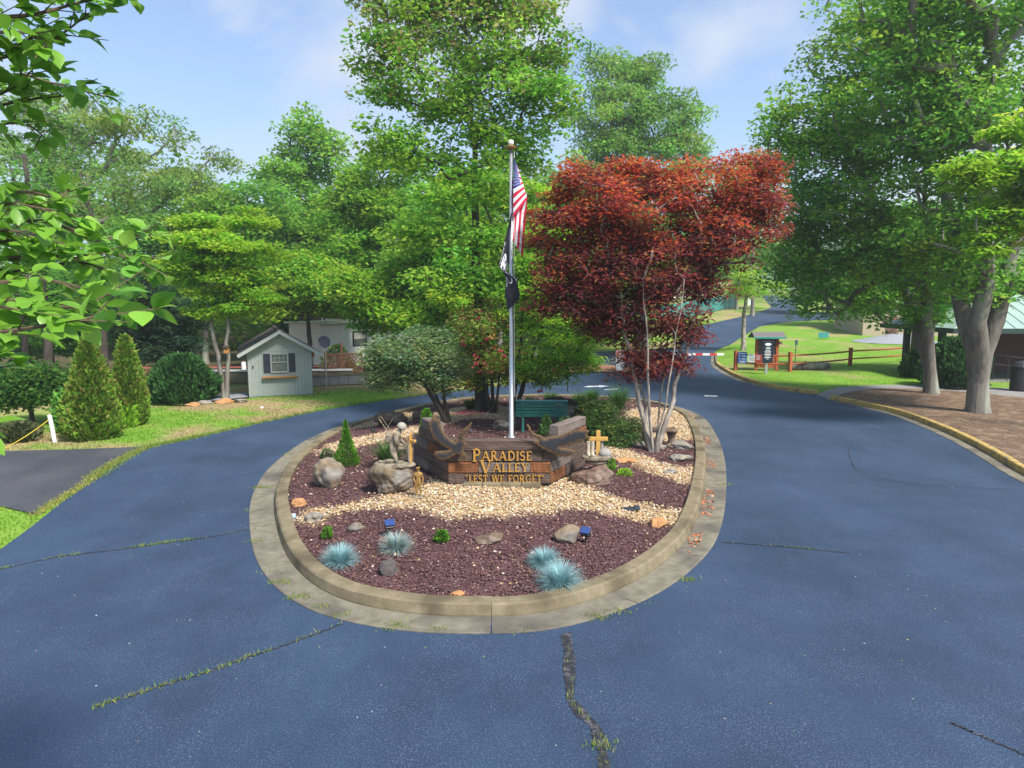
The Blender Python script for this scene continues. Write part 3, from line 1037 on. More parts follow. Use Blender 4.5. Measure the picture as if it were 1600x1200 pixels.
loose('mulch_chips', mq, .02, .0155, [(.118, .061, .060), (.088, .045, .044), (.155, .088, .085), (.27, .18, .165), (.21, .11, .08), (.05, .028, .03)], rng, .45, 1.9, [.3, .25, .22, .06, .07, .10])
q2 = sample_in(GUT, 26000, rng)
dd = dist_poly(GUT, q2[:, 0], q2[:, 1])
lf = q2[(dd < .44) & (dd > .22) & (q2[:, 0] > 2.8) & (q2[:, 1] > 10) & (vnoise(q2[:, 0], q2[:, 1], 1.1, 50) > .38)]
fl = loose('fallen_maple_leaves', lf, .0, .034, [(.42, .16, .07), (.32, .11, .06), (.48, .24, .13)], rng, .25, 1.2)
fl.location.z = .05
# chips and bits that lie about on the straw bed
sq = sample_in(straw, 30000, rng)
sq = sq[sq[:, 1] > 8]
loose('straw_litter', sq, .03, .017, [(.22, .145, .09), (.15, .09, .055), (.29, .21, .145), (.12, .075, .05)], rng, .3, 2.4).location.z = .03
# rose petals under the rhododendron, pink ones
pq = sample_in(px_poly([(705, 664), (725, 656), (765, 648), (783, 650), (770, 660), (735, 667)]), 700, rng)
loose('fallen_petals', pq, .03, .035, [(.60, .035, .12), (.66, .10, .18), (.5, .02, .08)], rng, .3, 1.2)

# painted marks, crack filler and weeds in the joints
def sheet_px(name, pts, z, mat_, parent=None):
    P = px_poly(pts)
    mb = MB(); mb.add([(x, y, float(T0(x, y)) + z) for x, y in P], [tuple(range(len(P)))])
    o = mb.build(name, mat_, parent)
    me = o.data
    if me.polygons[0].normal.z < 0: me.flip_normals()
    return o
rm = bpy.data.objects.new('road_markings', None); COL.objects.link(rm); rm['kind'] = 'structure'
sheet_px('painted_arrow', [(911, 606.0), (920, 604.2), (935, 604.0), (936, 603.0), (953, 604.4), (937, 606.6), (936, 605.6), (920, 606.2)], .040, M_PAINT, rm)
sheet_px('painted_dash', [(944, 610), (965, 608.4), (966, 609.2), (945, 610.8)], .040, M_PAINT, rm)
sheet_px('painted_dash', [(1101, 619.0), (1121, 619.6), (1121, 621.2), (1100, 620.6)], .040, M_PAINT, rm)
sheet_px('painted_line', [(1165, 493.5), (1290, 490.6), (1290, 492.0), (1165, 494.8)], .05, M_PAINT, rm)
dq = sample_in(near, 5200, rng)
dq = dq[(dq[:, 1] > 4) & ~inside(GUT, dq[:, 0], dq[:, 1])][:1500]
dl = loose('road_grit', dq, 0, .009, [(.32, .30, .26), (.22, .14, .08), (.28, .22, .12), (.38, .38, .38), (.10, .09, .08), (.26, .27, .08)], rng, .4, 1.6)
dl.location.z = .036
def crack(pts, wdt, name='crack_seal', m=M_CRACK):
    P = resample(catmull([flat(*p) for p in pts], 8, False), 90, False)
    P = P + np.column_stack([np.random.default_rng(len(pts)).normal(0, .012, 90), np.zeros(90)])
    wv = wdt * (0.6 + .8 * vnoise(P[:, 0], P[:, 1], 5, 8))
    Lp, Rp = P.copy(), P.copy()
    Tn = np.gradient(P, axis=0); Tn /= np.linalg.norm(Tn, axis=1)[:, None]
    nrm = np.column_stack([Tn[:, 1], -Tn[:, 0]])
    Lp -= nrm * wv[:, None]; Rp += nrm * wv[:, None]
    mb = MB()
    vs = [(*Lp[i], .041) for i in range(90)] + [(*Rp[i], .041) for i in range(90)]
    mb.add(vs, [(i, 90 + i, 91 + i, i + 1) for i in range(89)])
    o = mb.build(name, m)
    o['kind'] = 'structure'
    return P
cr1 = crack([(884, 994), (888, 1020), (891, 1045), (890, 1070), (893, 1098), (905, 1118), (925, 1135), (935, 1155), (938, 1175), (945, 1205), (950, 1240)], .05)
cr2 = crack([(535, 979), (500, 993), (440, 1015), (385, 1033), (340, 1050), (260, 1075), (150, 1110)], .012)
cr3 = crack([(388, 830), (330, 842), (250, 853), (170, 864), (90, 874), (0, 893), (-60, 903)], .014)
cr4 = crack([(1128, 850), (1160, 853), (1230, 858), (1330, 868)], .014)
cr5 = crack([(1485, 1135), (1520, 1150), (1560, 1168), (1610, 1190)], .011)
cr6 = crack([(1325, 700), (1330, 722), (1350, 742), (1440, 760), (1600, 768)], .009)
wl = [P[rng.integers(0, len(P), n)] + rng.normal(0, s_, (n, 2)) for P, n, s_ in ((cr1[12:], 90, .015), (cr2, 330, .018), (cr3, 900, .02), (cr4, 90, .015))]
ang_ok = []
for (px, py, n, s_) in [(407, 765, 160, .05), (430, 730, 120, .06), (447, 712, 100, .06), (397, 832, 60, .04), (400, 850, 60, .04), (421, 899, 120, .05), (437, 914, 150, .05), (468, 938, 150, .05), (502, 952, 60, .05), (534, 966, 130, .05), (582, 975, 60, .05), (620, 984, 130, .06), (682, 988, 50, .04), (806, 990, 130, .05), (822, 990, 60, .05), (932, 969, 120, .06), (970, 960, 60, .06), (1008, 944, 100, .05), (1071, 910, 80, .05), (1131, 830, 40, .04), (1133, 760, 50, .05), (898, 1052, 30, .02), (938, 1172, 60, .04), (395, 800, 60, .05)]:
    wl.append(np.array(flat(px, py)) + rng.normal(0, s_, (n, 2)) * np.array([1.6, 1]))
W = np.vstack(wl)
W = W[vnoise(W[:, 0], W[:, 1], 2.3, 71) > rng.uniform(.25, .62, len(W))]
scatter_blades('joint_weeds', W, np.full(len(W), .03), .05, [(.14, .26, .03), (.2, .27, .05), (.26, .27, .08)], rng, .007)
P = np.array([flat(*p) for p in [(232, 700), (200, 714), (165, 734), (128, 762), (98, 780), (55, 808)]])
P = resample(catmull(P, 10, False), 400, False)
e = P[rng.integers(0, 400, 2600)] + rng.normal(0, .07, (2600, 2))
scatter_blades('drive_edge_grass', e, np.full(len(e), .04), .05, [(.32, .30, .08), (.22, .28, .05), (.36, .31, .13)], rng, .01)
# grass on the lawns
def lawn_blades(poly, n, h, seed, dry, zf, keep=None, lim=None):
    q = sample_in(poly, n, rng)
    if keep is not None: q = q[keep(q[:, 0], q[:, 1])]
    c = lawn_col(q[:, 0], q[:, 1], dry, seed)
    scatter_blades('lawn_grass', q, zf(q[:, 0], q[:, 1]), h, [(1, 1, 1), (1.25, 1.2, 1), (.8, .85, .8)], rng, .014, c)
lawn_blades(lawn_left, 66000, .06, 13, .44, lambda X, Y: .02 + 0 * X, lambda X, Y: ~inside(drive, X, Y))
lawn_blades(lawn_poly, 50000, .06, 23, .60, lambda X, Y: T(X, Y), lambda X, Y: Y < 58)
ed = RL[rng.integers(20, len(RL) - 1, 9000)] + rng.normal(0, .10, (9000, 2)) + np.array([-.05, .05])
scatter_blades('verge_grass', ed, np.full(9000, .02), .07, [(.15, .25, .04), (.2, .27, .06)], rng, .012)

# a far wooded ridge, the blue of distant haze mixed into its colour
mbx = np.linspace(-700, 700, 80)
rz_ = 4 + 92 * np.exp(-((mbx + 260) / 150) ** 2) + 60 * np.exp(-((mbx - 100) / 260) ** 2) + 6 * np.sin(mbx * .03)
V = np.vstack([np.column_stack([mbx, np.full(80, 560), np.full(80, 5.)]), np.column_stack([mbx, np.full(80, 640), rz_ * .6 + 5]), np.column_stack([mbx, np.full(80, 720), rz_ + 5]), np.column_stack([mbx, np.full(80, 880), np.full(80, 0.)])])
Fc = np.concatenate([np.column_stack([np.arange(79) + r_ * 80, np.arange(79) + 1 + r_ * 80, np.arange(79) + 81 + r_ * 80, np.arange(79) + 80 + r_ * 80]) for r_ in range(3)])
tag(link('wooded_hill', np_mesh('wooded_hill', V, Fc, mat('haze_tinted_forest', (.06, .14, .13), (.09, .19, .18), .95, .02, coords='Position'), None, True)), kind='structure')

# ================================================================== BUILDINGS AND STREET FURNITURE
# --- the garden shed
A0, A1 = Vector((-10.92, 28.0)), Vector((-8.52, 28.95))
SW = (A1 - A0).length
shed = thing('garden_shed', 'small pale sage shed with navy shutters and brown shingle roof on the left lawn', 'shed', (A0.x, A0.y, 0), math.atan2(A1.y - A0.y, A1.x - A0.x))
SD, SE, SPK = 4.4, 1.98, 2.74
mb = MB()
mb.box((SW / 2, SD / 2, SE / 2), (SW - .05, SD - .05, SE))
mb.prism([(.03, SE), (SW - .03, SE), (SW / 2, SPK - .06)], .03, SD - .03)
mb.build('wall', M_SIDING, shed)
mb = MB()                       # grooved vertical boards on the front and right wall
nb = 18
for i in range(nb):
    wd = (SW - .04) / nb
    x = .02 + wd * (i + .5)
    mb.box((x, .012, SE / 2 + .02), (wd - .014, .022, SE - .06))
    mb.box((SW - .012, SD * (i + .5) / nb, SE / 2 + .02), (.022, SD / nb - .014, SE - .06))
    ht = (SPK - .10 - SE) * (1 - abs(x - SW / 2) / (SW / 2 - .05))
    if ht > .03: mb.box((x, .012, SE + .03 + ht / 2), (wd - .014, .022, ht))
tag(mb.build('siding_board', M_SIDING, shed), kind='stuff')
MB().box((SW / 2, -.004, SE), (SW, .02, .05)).build('belly_trim', M_TRIM, shed)
roof = bpy.data.objects.new('roof', None); COL.objects.link(roof); roof.parent = shed
sl = math.atan2(SPK - SE, SW / 2)
Lr = (SW / 2 + .34) / math.cos(sl)
for sgn in (-1, 1):
    # underlay slab
    cx = SW / 2 + sgn * (Lr / 2) * math.cos(sl)
    cz = SPK + .03 - (Lr / 2) * math.sin(sl)
    MB().box((cx, SD / 2 - .02, cz - .02), (Lr, SD + .62, .05), Euler((0, sgn * sl, 0))).build('roof_board', M_TRIM, roof)
    NC = 11
    for k in range(NC):
        t = Lr * (k + .5) / NC
        mb = MB()
        for j in range(9):
            y = -.32 + (SD + .62) * (j + .5) / 9
            mb.box((SW / 2 + sgn * t * math.cos(sl), y, SPK + .03 - t * math.sin(sl) + .022 + random.uniform(-.003, .003)), (Lr / NC * 1.12, (SD + .62) / 9 - .012, .02), Euler((0, sgn * (sl - .06), 0)))
        mb.build('shingle_course', M_SHING, roof)
    # barge board
    MB().box((cx, -.345, cz - .055), (Lr + .02, .03, .13), Euler((0, sgn * sl, 0))).build('barge_board', M_TRIM, roof)
MB().box((SW / 2, SD / 2 - .02, SPK + .055), (.16, SD + .63, .05)).build('ridge_cap', M_SHING, roof)
MB().box((SW / 2, -.365, SPK - .02), (.13, .03, .16)).build('peak_block', M_TRIM, roof)
win = MB()
wx, wz, ww, wh = SW / 2 - .02, 1.42, .66, .76
for c, d in (((wx - ww / 2, -.03, wz), (.05, .05, wh)), ((wx + ww / 2, -.03, wz), (.05, .05, wh)), ((wx, -.03, wz - wh / 2), (ww + .05, .06, .05)), ((wx, -.03, wz + wh / 2), (ww + .05, .055, .05)), ((wx, -.034, wz + .03), (ww - .05, .04, .035))):
    win.box(c, d)
for k in (-1, 0, 1): win.box((wx + k * ww / 4, -.024, wz + .2), (.014, .012, .3))
win.box((wx, -.023, wz + .2), (ww - .06, .010, .014))
wo = win.build('window', M_TRIM, shed)
MB().box((wx, -.012, wz), (ww - .04, .008, wh - .04)).build('pane', M_GLASS, wo)
for sgn in (-1, 1):
    sx = wx + sgn * (ww / 2 + .17)
    mb = MB().box((sx, -.02, wz), (.27, .03, wh + .04))
    for k in range(2): mb.box((sx, -.04, wz - .19 + .38 * k), (.20, .016, .30))
    for k in range(8): mb.box((sx, -.05, wz - .32 + .092 * k), (.18, .012, .05), Euler((.4, 0, 0)))
    mb.build('shutter', M_SHUT, shed)
mb = MB().box((wx, -.10, .84), (1.42, .2, .05))
for k in (-.5, .5): mb.box((wx + k, -.06, .78), (.04, .1, .1))
mb.build('window_shelf', M_WOODB, shed)
MB().box((.22, -.02, 1.28), (.05, .04, .10)).build('door_latch', M_BLACK, shed)
MB().box((SW + .06, .3, 1.72), (.14, .12, .24)).build('bird_feeder', M_WOODB, shed)
# gravel apron and stones beside it
gr = px_poly([(285, 634), (330, 628), (388, 622), (386, 614), (340, 618), (300, 624)])
tag(patch('gravel_apron', gr, lambda X, Y: .05 + 0 * X, M_SAND, .5), kind='structure')

# satellite dish on its mast beside the shed
p = at(507, 534, 31.0)
dish = thing('satellite_dish', 'dark grey satellite dish on a mast behind the shed roof', 'satellite dish', (p.x, p.y, 0))
mb = MB().lathe([(.02, -.08), (.14, -.07), (.27, -.03), (.34, .03), (.345, .035), (.26, -.01), (.13, -.05), (.01, -.06)], 24)
d = mb.build('reflector', mat('dish_grey', (.075, .08, .10), (.055, .06, .075), .5), dish, (0, -.05, p.z), True)
d.rotation_euler = (R(68), 0, R(28))
d.scale = (.8,) * 3
MB().tube([(0, .08, 0), (0, .08, p.z)], .03, 8).build('mast', M_ALU, dish)
MB().tube([(.02, -.08, p.z - .28), (-.12, -.45, p.z - .12), (-.1, -.42, p.z + .02)], .014, 6).build('feed_arm', M_ALU, dish)

# white mobile home behind the shrubs
p0, p1 = at(505, 562, 41), at(640, 555, 47)
mh = thing('mobile_home', 'long white mobile home with dark framed window behind the shed', 'mobile home', (p0.x, p0.y, 0), math.atan2(p1.y - p0.y, p1.x - p0.x))
mb = MB().box((5, 1.6, 1.35), (10, 3.2, 2.5), bev=.03)
mb.build('body', M_WHITE, mh)
MB().box((5, 1.5, 2.66), (10.5, 3.7, .10), bev=.02).build('roof', M_WHITE, mh)
MB().box((5, -.2, 2.60), (10.54, .05, .16)).build('fascia', mat('mh_fascia', (.48, .48, .5), (.42, .42, .44), .6), mh)
for x in (2.9, 5.4, 8.0):
    o = MB().box((x, -.02, 1.62), (1.15, .05, .95), bev=.02).build('window', M_BLACK, mh)
    MB().box((x, -.052, 1.80), (.98, .012, .40)).build('pane', mat('white_blind', (.6, .6, .56), (.5, .5, .47), .3, 2), o)
    MB().box((x, -.052, 1.38), (.98, .012, .36)).build('pane', M_GLASS, o)
MB().box((5, 1.6, .06), (10, 3.1, .12)).build('skirting', M_WALK, mh)
for k in range(3): MB().box((2.2 + 2.6 * k, 1.6, 2.78), (.7, .7, .16), bev=.03).build('roof_vent', M_ALU, mh)
# red-brown roofed house further back
p0 = at(512, 505, 56)
rh = thing('house', 'house with a low reddish roof beyond the white mobile home', 'house', (p0.x - 2, p0.y, 0), .1)
MB().box((4, 2.5, 1.4), (8, 5, 2.8)).build('wall', M_TAN, rh)
mb = MB(); mb.add([(-.5, -.5, 2.8), (8.5, -.5, 2.8), (8.5, 5.5, 2.8), (-.5, 5.5, 2.8), (-.5, 2.5, 4.1), (8.5, 2.5, 4.1)], [(0, 1, 5, 4), (2, 3, 4, 5), (0, 4, 3), (1, 2, 5), (3, 2, 1, 0)])
mb.build('roof', M_DARKROOF, rh)
# far flagpole with a small flag by the mobile home
p = at(504, 520, 44)
fp = thing('flagpole', 'thin distant flagpole with a small drooping flag beside the mobile home', 'flagpole', (p.x, p.y, 0))
MB().tube([(0, 0, 0), (0, 0, 5.2)], .04, 8).build('pole', M_WHITE, fp)
MB().lathe([(.01, 5.2), (.09, 5.26), (.09, 5.34), (.01, 5.4)], 10).build('ball', M_WHITE, fp)
p2 = at(504, 520, 43.9)
mb = MB()
for j in range(7):
    mb.cur = j % 2
    mb.box((.16 + .02 * j, 0, 4.55 - .17 * j), (.26, .05, .15), Euler((0, .3, .15 * (j % 3))))
fl2 = mb.build('small_flag', [M_FRED, M_FWHT], None, (p.x, p.y - .05, 0))
tag(fl2, 'small faded red and white flag drooping from the distant pole', 'flag')

# low grey wall, lattice screen and the lane behind the shed
def wall_between(name, label, cat, a, b, h, th, m, z=0):
    v = Vector((b[0] - a[0], b[1] - a[1], 0))
    o = thing(name, label, cat, (a[0], a[1], z), math.atan2(v.y, v.x))
    return o, v.length
a, b = flat(486, 603), flat(600, 598)
lw, ln = wall_between('low_wall', 'low weathered grey block wall between the shed and the lattice screen', 'wall', a, b, .5, .2, M_WALK)
for i in range(8):
    MB().box((ln * (i + .5) / 8, 0, .22), (ln / 8 - .015, .22, .44), bev=.012).build('block', M_WALK, lw)
MB().box((ln / 2, 0, .47), (ln, .28, .05)).build('coping', M_CONC, lw)
a, b = flat(509, 597), flat(566, 594)
ls, ln = wall_between('lattice_screen', 'rust brown lattice garden screen right of the shed', 'fence', a, b, 1, .05, M_RED)
M_LAT = mat('brown_lattice', (.20, .085, .045), (.15, .06, .035), .85, 8)
for x in (0, ln * .45, ln): MB().box((x, 0, .75), (.09, .09, 1.5 + (.9 if x == ln * .45 else 0))).build('post', M_LAT, ls)
for z in (.42, 1.36): MB().box((ln / 2, 0, z), (ln, .05, .06)).build('rail', M_LAT, ls)
for sgn in (1, -1):
    k = -1.0
    while k < ln:
        a0, a1 = max(k, 0), min(k + .94, ln)
        if a1 - a0 > .1:
            z0, z1 = .42 + (a0 - k), .42 + (a1 - k)
            if sgn < 0: z0, z1 = 1.78 - z0, 1.78 - z1
            c = Vector(((a0 + a1) / 2, .012 * sgn, (z0 + z1) / 2))
            MB().box(c, (math.hypot(a1 - a0, z1 - z0), .01, .045), Euler((0, -math.atan2(z1 - z0, a1 - a0), 0))).build('lath', M_LAT, ls)
        k += .19
p0 = [(-30, 33.5), (-9.5, 36), (-9.5, 39.5), (-30, 37.5)]
tag(patch('back_lane', p0, lambda X, Y: T0(X, Y) + .06, M_ASPH2, 1.5), kind='structure')
bw = thing('lane_kerb_wall', 'long low white capped wall along the lane left of the shed', 'wall', (-17.5, 33.0, 0), .08)
for i in range(6): MB().box((.8 + 1.6 * i, 0, .28), (1.58, .25, .56)).build('block', M_CONC, bw)
MB().box((4.8, 0, .60), (9.6, .34, .07)).build('coping', M_WHITE, bw)
MB().box((6.4, 5.4, .62), (.28, .28, .75), bev=.03).build('bollard', M_WHITE, bw) if False else None
p = at(381, 577, 39)
bo = thing('white_bollard', 'short white post standing beyond the lane left of the shed', 'bollard', (p.x, p.y, 0))
MB().lathe([(.13, 0), (.13, .45), (.11, .5), (.03, .53)], 12).build('shaft', M_WHITE, bo, smooth=False)
rb = [(-30, 38.5), (-9.5, 40.4), (-9.5, 41), (-30, 39.2)]
tag(patch('red_kerb_strip', rb, lambda X, Y: T0(X, Y) + .12, mat('red_kerb', (.45, .10, .08), (.38, .09, .07), .8), 1.5), kind='structure')

# --- white post with the yellow rope at the side drive
p = site(86, 693)
po = thing('drive_post', 'white leaning post holding a yellow rope at the side drive', 'post', p)
mb = MB().tube([(0, 0, 0), (-.04, 0, .4), (-.09, 0, .78)], .055, 12)
mb.build('shaft', M_WHITE, po, smooth=False)
MB().lathe([(.058, .775), (.058, .80), (.02, .82)], 12, (-.09, 0, 0)).build('cap', M_WHITE, po)
q = Vector(flat(-40, 738))
pts = []
for i in range(25):
    t = i / 24
    pts.append((p.x - .09 + (q.x - p.x) * t, p.y - .03 + (q.y - p.y) * t, .66 + (.18 - .66) * t - .32 * 4 * t * (1 - t) * .35 + .03))
ro = MB().tube(pts, .013, 6).build('rope', M_ROPE)
tag(ro, 'yellow rope sagging from the white post across the side drive', 'rope')

# --- gate cabinet and barrier arm
p = site(968, 581)
gc = thing('gate_cabinet', 'tall white gate operator cabinet with a small green emblem on its red base', 'gate cabinet', p)
mb = MB().box((0, 0, .60), (.46, .4, 1.0), bev=.02)
mb.prism([(-.24, 1.10), (.24, 1.10), (.20, 1.24), (-.2, 1.17)], -.2, .2)
mb.build('housing', M_WHITE, gc)
MB().box((0, 0, .06), (.62, .55, .12)).build('plinth', M_REDBED, gc)
mb = MB()
for a in (-.5, .5): mb.box((a * .11, -.203, .64), (.035, .006, .15), Euler((0, a * .9, 0)))
mb.box((0, -.203, .76), (.14, .006, .03))
mb.build('emblem', mat('green_emblem', (.16, .3, .12), (.2, .34, .16), .6), gc)
arm = thing('barrier_arm', 'red and white striped barrier arm lowered across the road', 'barrier', (p.x + .25, p.y - .05, 0))
q = at(1131, 557, p.y - .05)
La = q.x - p.x - .25
n = 14
for i in range(n):
    MB().box((La * (i + .5) / n, 0, 1.0 + .0 * i), (La / n - .002, .05, .12)).build('white_stripe' if i % 2 else 'red_stripe', M_WHITE if i % 2 else mat('barrier_red', (.55, .04, .05), (.48, .035, .045), .5), arm)
MB().box((-.06, .0, 1.0), (.12, .1, .16)).build('arm_clamp', M_ALU, arm)

# --- rail fence on the right lawn
def psite(px, py): return site(px, py)
fence = thing('rail_fence', 'red brown two rail timber fence across the right lawn', 'fence', psite(1149, 578))
fb = fence.location
fp_ = [psite(1149, 578) - fb, psite(1234, 581) - fb, psite(1328, 572) - fb]
v = fp_[2] - fp_[1]
fp_ += [fp_[2] + Vector((5.4, 2.7, .08)), fp_[2] + Vector((11, 5.4, .25))]
for i, q in enumerate(fp_):
    MB().box(q + Vector((0, 0, .52)), (.16, .16, 1.14), Euler((random.uniform(-.02, .02), random.uniform(-.02, .02), .3)), bev=.015).build('post', M_RED, fence)
for i in range(len(fp_) - 1):
    for z in (.42, .88):
        a, b = fp_[i] + Vector((0, 0, z)), fp_[i + 1] + Vector((0, 0, z))
        m = (a + b) / 2 - Vector((0, 0, .03))
        MB().tube([a, a * .7 + m * .3 + Vector((0, 0, .01)), m, b * .7 + m * .3 - Vector((0, 0, .012)), b], [.04, .05, .046, .05, .04], 7).build('rail', M_RED, fence)

# --- signs along the fence
a3 = fp_[0] + fb; b3 = fp_[1] + fb
fdir = (b3 - a3).normalized()
def onfence(px, name, label, wd, ht, zc, m, cat='sign', dy=.14):
    t = 0
    best = None
    for k in range(200):
        t = k / 199
        q = a3 + (b3 - a3) * t
        d = Vector((q.x, q.y, zc)) - Vector((0, 0, HCAM))
        yv = d.y * CP - d.z * SP
        x = 800 + F * d.x / yv
        if best is None or abs(x - px) < best[0]: best = (abs(x - px), q)
    q = best[1]
    o = thing(name, label, cat, (q.x, q.y - dy, q.z), math.atan2(fdir.y, fdir.x))
    MB().box((0, 0, zc), (wd, .02, ht), bev=.004).build('panel', m, o)
    return o
M_SW = mat('sign_white', (.75, .77, .8), (.7, .72, .75), .5, 3)
M_SK = mat('sign_print_black', (.02, .02, .025), (.03, .03, .035), .5, 3)
o = onfence(1158.5, 'notice_sign', 'blue rectangular notice sign with white print on the rail fence', .47, .64, .72, M_BLUE)
mb = MB()
for k, (x, z, wd, ht) in enumerate([(0, .95, .36, .05), (-.15, .82, .07, .08), (.06, .84, .2, .025), (.06, .79, .24, .025), (-.15, .66, .07, .08), (.06, .68, .16, .025), (.06, .63, .24, .025), (0, .52, .36, .03), (0, .46, .3, .03)]):
    mb.box((x, -.0125, z), (wd, .003, ht))
mb.build('print', M_SW, o)
o = onfence(1172.5, 'speed_limit_sign', 'white speed limit 10 sign on the rail fence', .36, .47, .70, M_SW)
mb = text_mb('SPEED', .085, 0, .895, -.0125); text_mb('LIMIT', .085, 0, .82, -.0125, mb=mb); text_mb('10', .27, 0, .63, -.0125, mb=mb)
mb.build('lettering', M_SK, o)
o = onfence(1183, 'notice_sign', 'small dark red notice sign beside the speed limit sign', .30, .38, .72, M_SRED)
mb = MB()
for z, wd in ((.84, .2), (.77, .24), (.70, .16), (.63, .2)): mb.box((0, -.0125, z), (wd, .003, .028))
mb.build('print', M_SW, o)
p = site(1197, 585)
o = thing('post_sign', 'tall black sign with white lettering on a grey post before the kiosk', 'sign', p)
MB().box((-.02, 0, .30), (.12, .12, .75), bev=.01).build('post', M_ALU, o)
MB().box((0, -.09, 1.19), (.56, .04, 1.16), bev=.015).build('panel', M_SBLK, o)
mb = MB()
mb.prism([(.17 * math.cos(t * .4488), 1.60 + .075 * math.sin(t * .4488)) for t in range(14)], -.118, -.112)
for k, (z, wd) in enumerate([(1.44, .2), (1.37, .28), (1.29, .22), (1.21, .34), (1.14, .3), (1.06, .36), (.99, .26), (.91, .36), (.83, .12)]):
    mb.box((random.uniform(-.01, .01), -.114, z), (wd, .006, .028))
mb.build('print', M_SW, o)

# --- roofed notice kiosk
p = site(1196, 580) + Vector((.15, .35, 0))
ki = thing('notice_kiosk', 'red notice board kiosk under a small grey roof on the right lawn', 'kiosk', p, -.08)
for x in (-.56, .56): MB().box((x, 0, .95), (.14, .14, 1.9), bev=.01).build('post', M_RED, ki)
MB().box((0, .02, 1.28), (.98, .07, 1.05)).build('board', mat('kiosk_board', (.05, .055, .07), (.07, .075, .09), .4), ki)
MB().box((0, -.02, 1.30), (1.0, .05, .07)).build('shelf_rail', M_RED, ki)
MB().box((0, .0, .48), (1.0, .06, .62)).build('lower_panel', M_RED, ki)
kr = MB()
kr.prism([(-.55, 1.86), (.55, 1.86), (0, 2.12)], -.80, .80)
krf = link('roof', kr.mesh('roof', mat('kiosk_underside', (.06, .14, .13), (.07, .16, .15), .6)), ki, None, (0, 0, R(90)))
for sgn in (-1, 1):
    sl2 = math.atan2(.26, .55)
    for k in range(4):
        t = (k + .5) * .63 / 4
        MB().box((0, sgn * t * math.cos(sl2), 2.16 - t * math.sin(sl2)), (1.72, .17, .028), Euler((-sgn * (sl2 - .06), 0, 0))).build('shingle_course', mat('kiosk_shingle', (.19, .175, .17), (.13, .12, .12), .95, 20), ki)
    MB().box((0, sgn * .60, 1.86), (1.74, .025, .10)).build('fascia', M_TEAL, ki)
MB().box((.70, -.1, 1.55), (.16, .12, .16)).build('leaflet_box', M_BRICK, ki)

# fallen log behind the fence
p = site(1265, 578)
lg = thing('fallen_log', 'thick grey weathered log lying on the grass behind the rail fence', 'log', p, .05)
pts, rs = [], []
r_ = np.random.default_rng(3)
for i in range(13):
    t = i / 12
    pts.append((-1.15 + 2.3 * t, r_.normal(0, .02), .20 + r_.normal(0, .012))); rs.append((.24 - .06 * t) * (1 + r_.normal(0, .07)) * (.75 if i in (0, 12) else 1))
MB().tube(pts, rs, 14).build('log_body', M_BARK, lg, smooth=False)
MB().tube([(-.3, -.1, .3), (-.36, -.2, .42), (-.38, -.22, .5)], [.08, .06, .05], 8).build('branch_stub', M_BARK, lg)
# small signs on thin stakes further up the lawn
for (px, py, ht, wd, lab, m, sh) in [(1242, 572, 1.5, .17, 'small pale square sign on a thin stake behind the fence', M_PALEBLUE, .28), (1286, 530, .55, .95, 'low dark teal lawn sign far up the grass', M_TEAL, .5), (1287, 492, 2.6, .6, 'white sign on a post beside the far side road', M_SW, .7), (1170, 492, 2.2, .35, 'white notice on a stake by the teal court screen', M_SW, 1.0), (1247, 480, 2.0, .5, 'white sign at the far road fork', M_SW, .6)]:
    p = site(px, py)
    o = thing('stake_sign', lab, 'sign', p)
    MB().tube([(0, 0, 0), (0, 0, ht)], .025 if ht > 1 else .02, 6).build('stake', M_ALU, o)
    MB().box((0, -.04, ht - sh * .35), (wd, .02, sh), bev=.004).build('panel', m, o)

# --- teal screened court fence left of the uphill road
a, b = Vector((17.2, 80.0)), Vector((37.0, 113))
cf = thing('court_fence', 'teal screened court fence along the left of the uphill road', 'fence', (a.x, a.y, 0), math.atan2(b.y - a.y, b.x - a.x))
ln = (b - a).length
n = 12
for i in range(n + 1):
    x = ln * i / n
    wx_ = a + (b - a) * (i / n)
    zz = float(T0(wx_.x, wx_.y))
    MB().tube([(x, 0, zz - .2), (x, 0, zz + 2.2)], .05, 6).build('post', M_ALU, cf)
    if i < n:
        w2 = a + (b - a) * ((i + 1) / n)
        z2 = float(T0(w2.x, w2.y))
        mb = MB(); x2 = ln * (i + 1) / n
        mb.add([(x + .06, -.02, zz + .1), (x2 - .06, -.02, z2 + .1), (x2 - .06, -.02, z2 + 2.05), (x + .06, -.02, zz + 2.05), (x + .06, .01, zz + .1), (x2 - .06, .01, z2 + .1), (x2 - .06, .01, z2 + 2.05), (x + .06, .01, zz + 2.05)], [(0, 1, 2, 3), (7, 6, 5, 4), (3, 2, 6, 7), (0, 4, 5, 1)])
        mb.build('screen', M_TEAL, cf)
cb = thing('court_shelter', 'low white roofed shelter behind the teal court fence', 'shelter', (20.5, 92, float(T0(0, 92))), .9)
MB().box((0, 0, 2.5), (7, 3.2, .18), bev=.03).build('roof', M_WHITE, cb)
for x in (-3, 3):
    for y in (-1.3, 1.3): MB().box((x, y, 1.2), (.14, .14, 2.4)).build('post', M_DGREEN, cb)

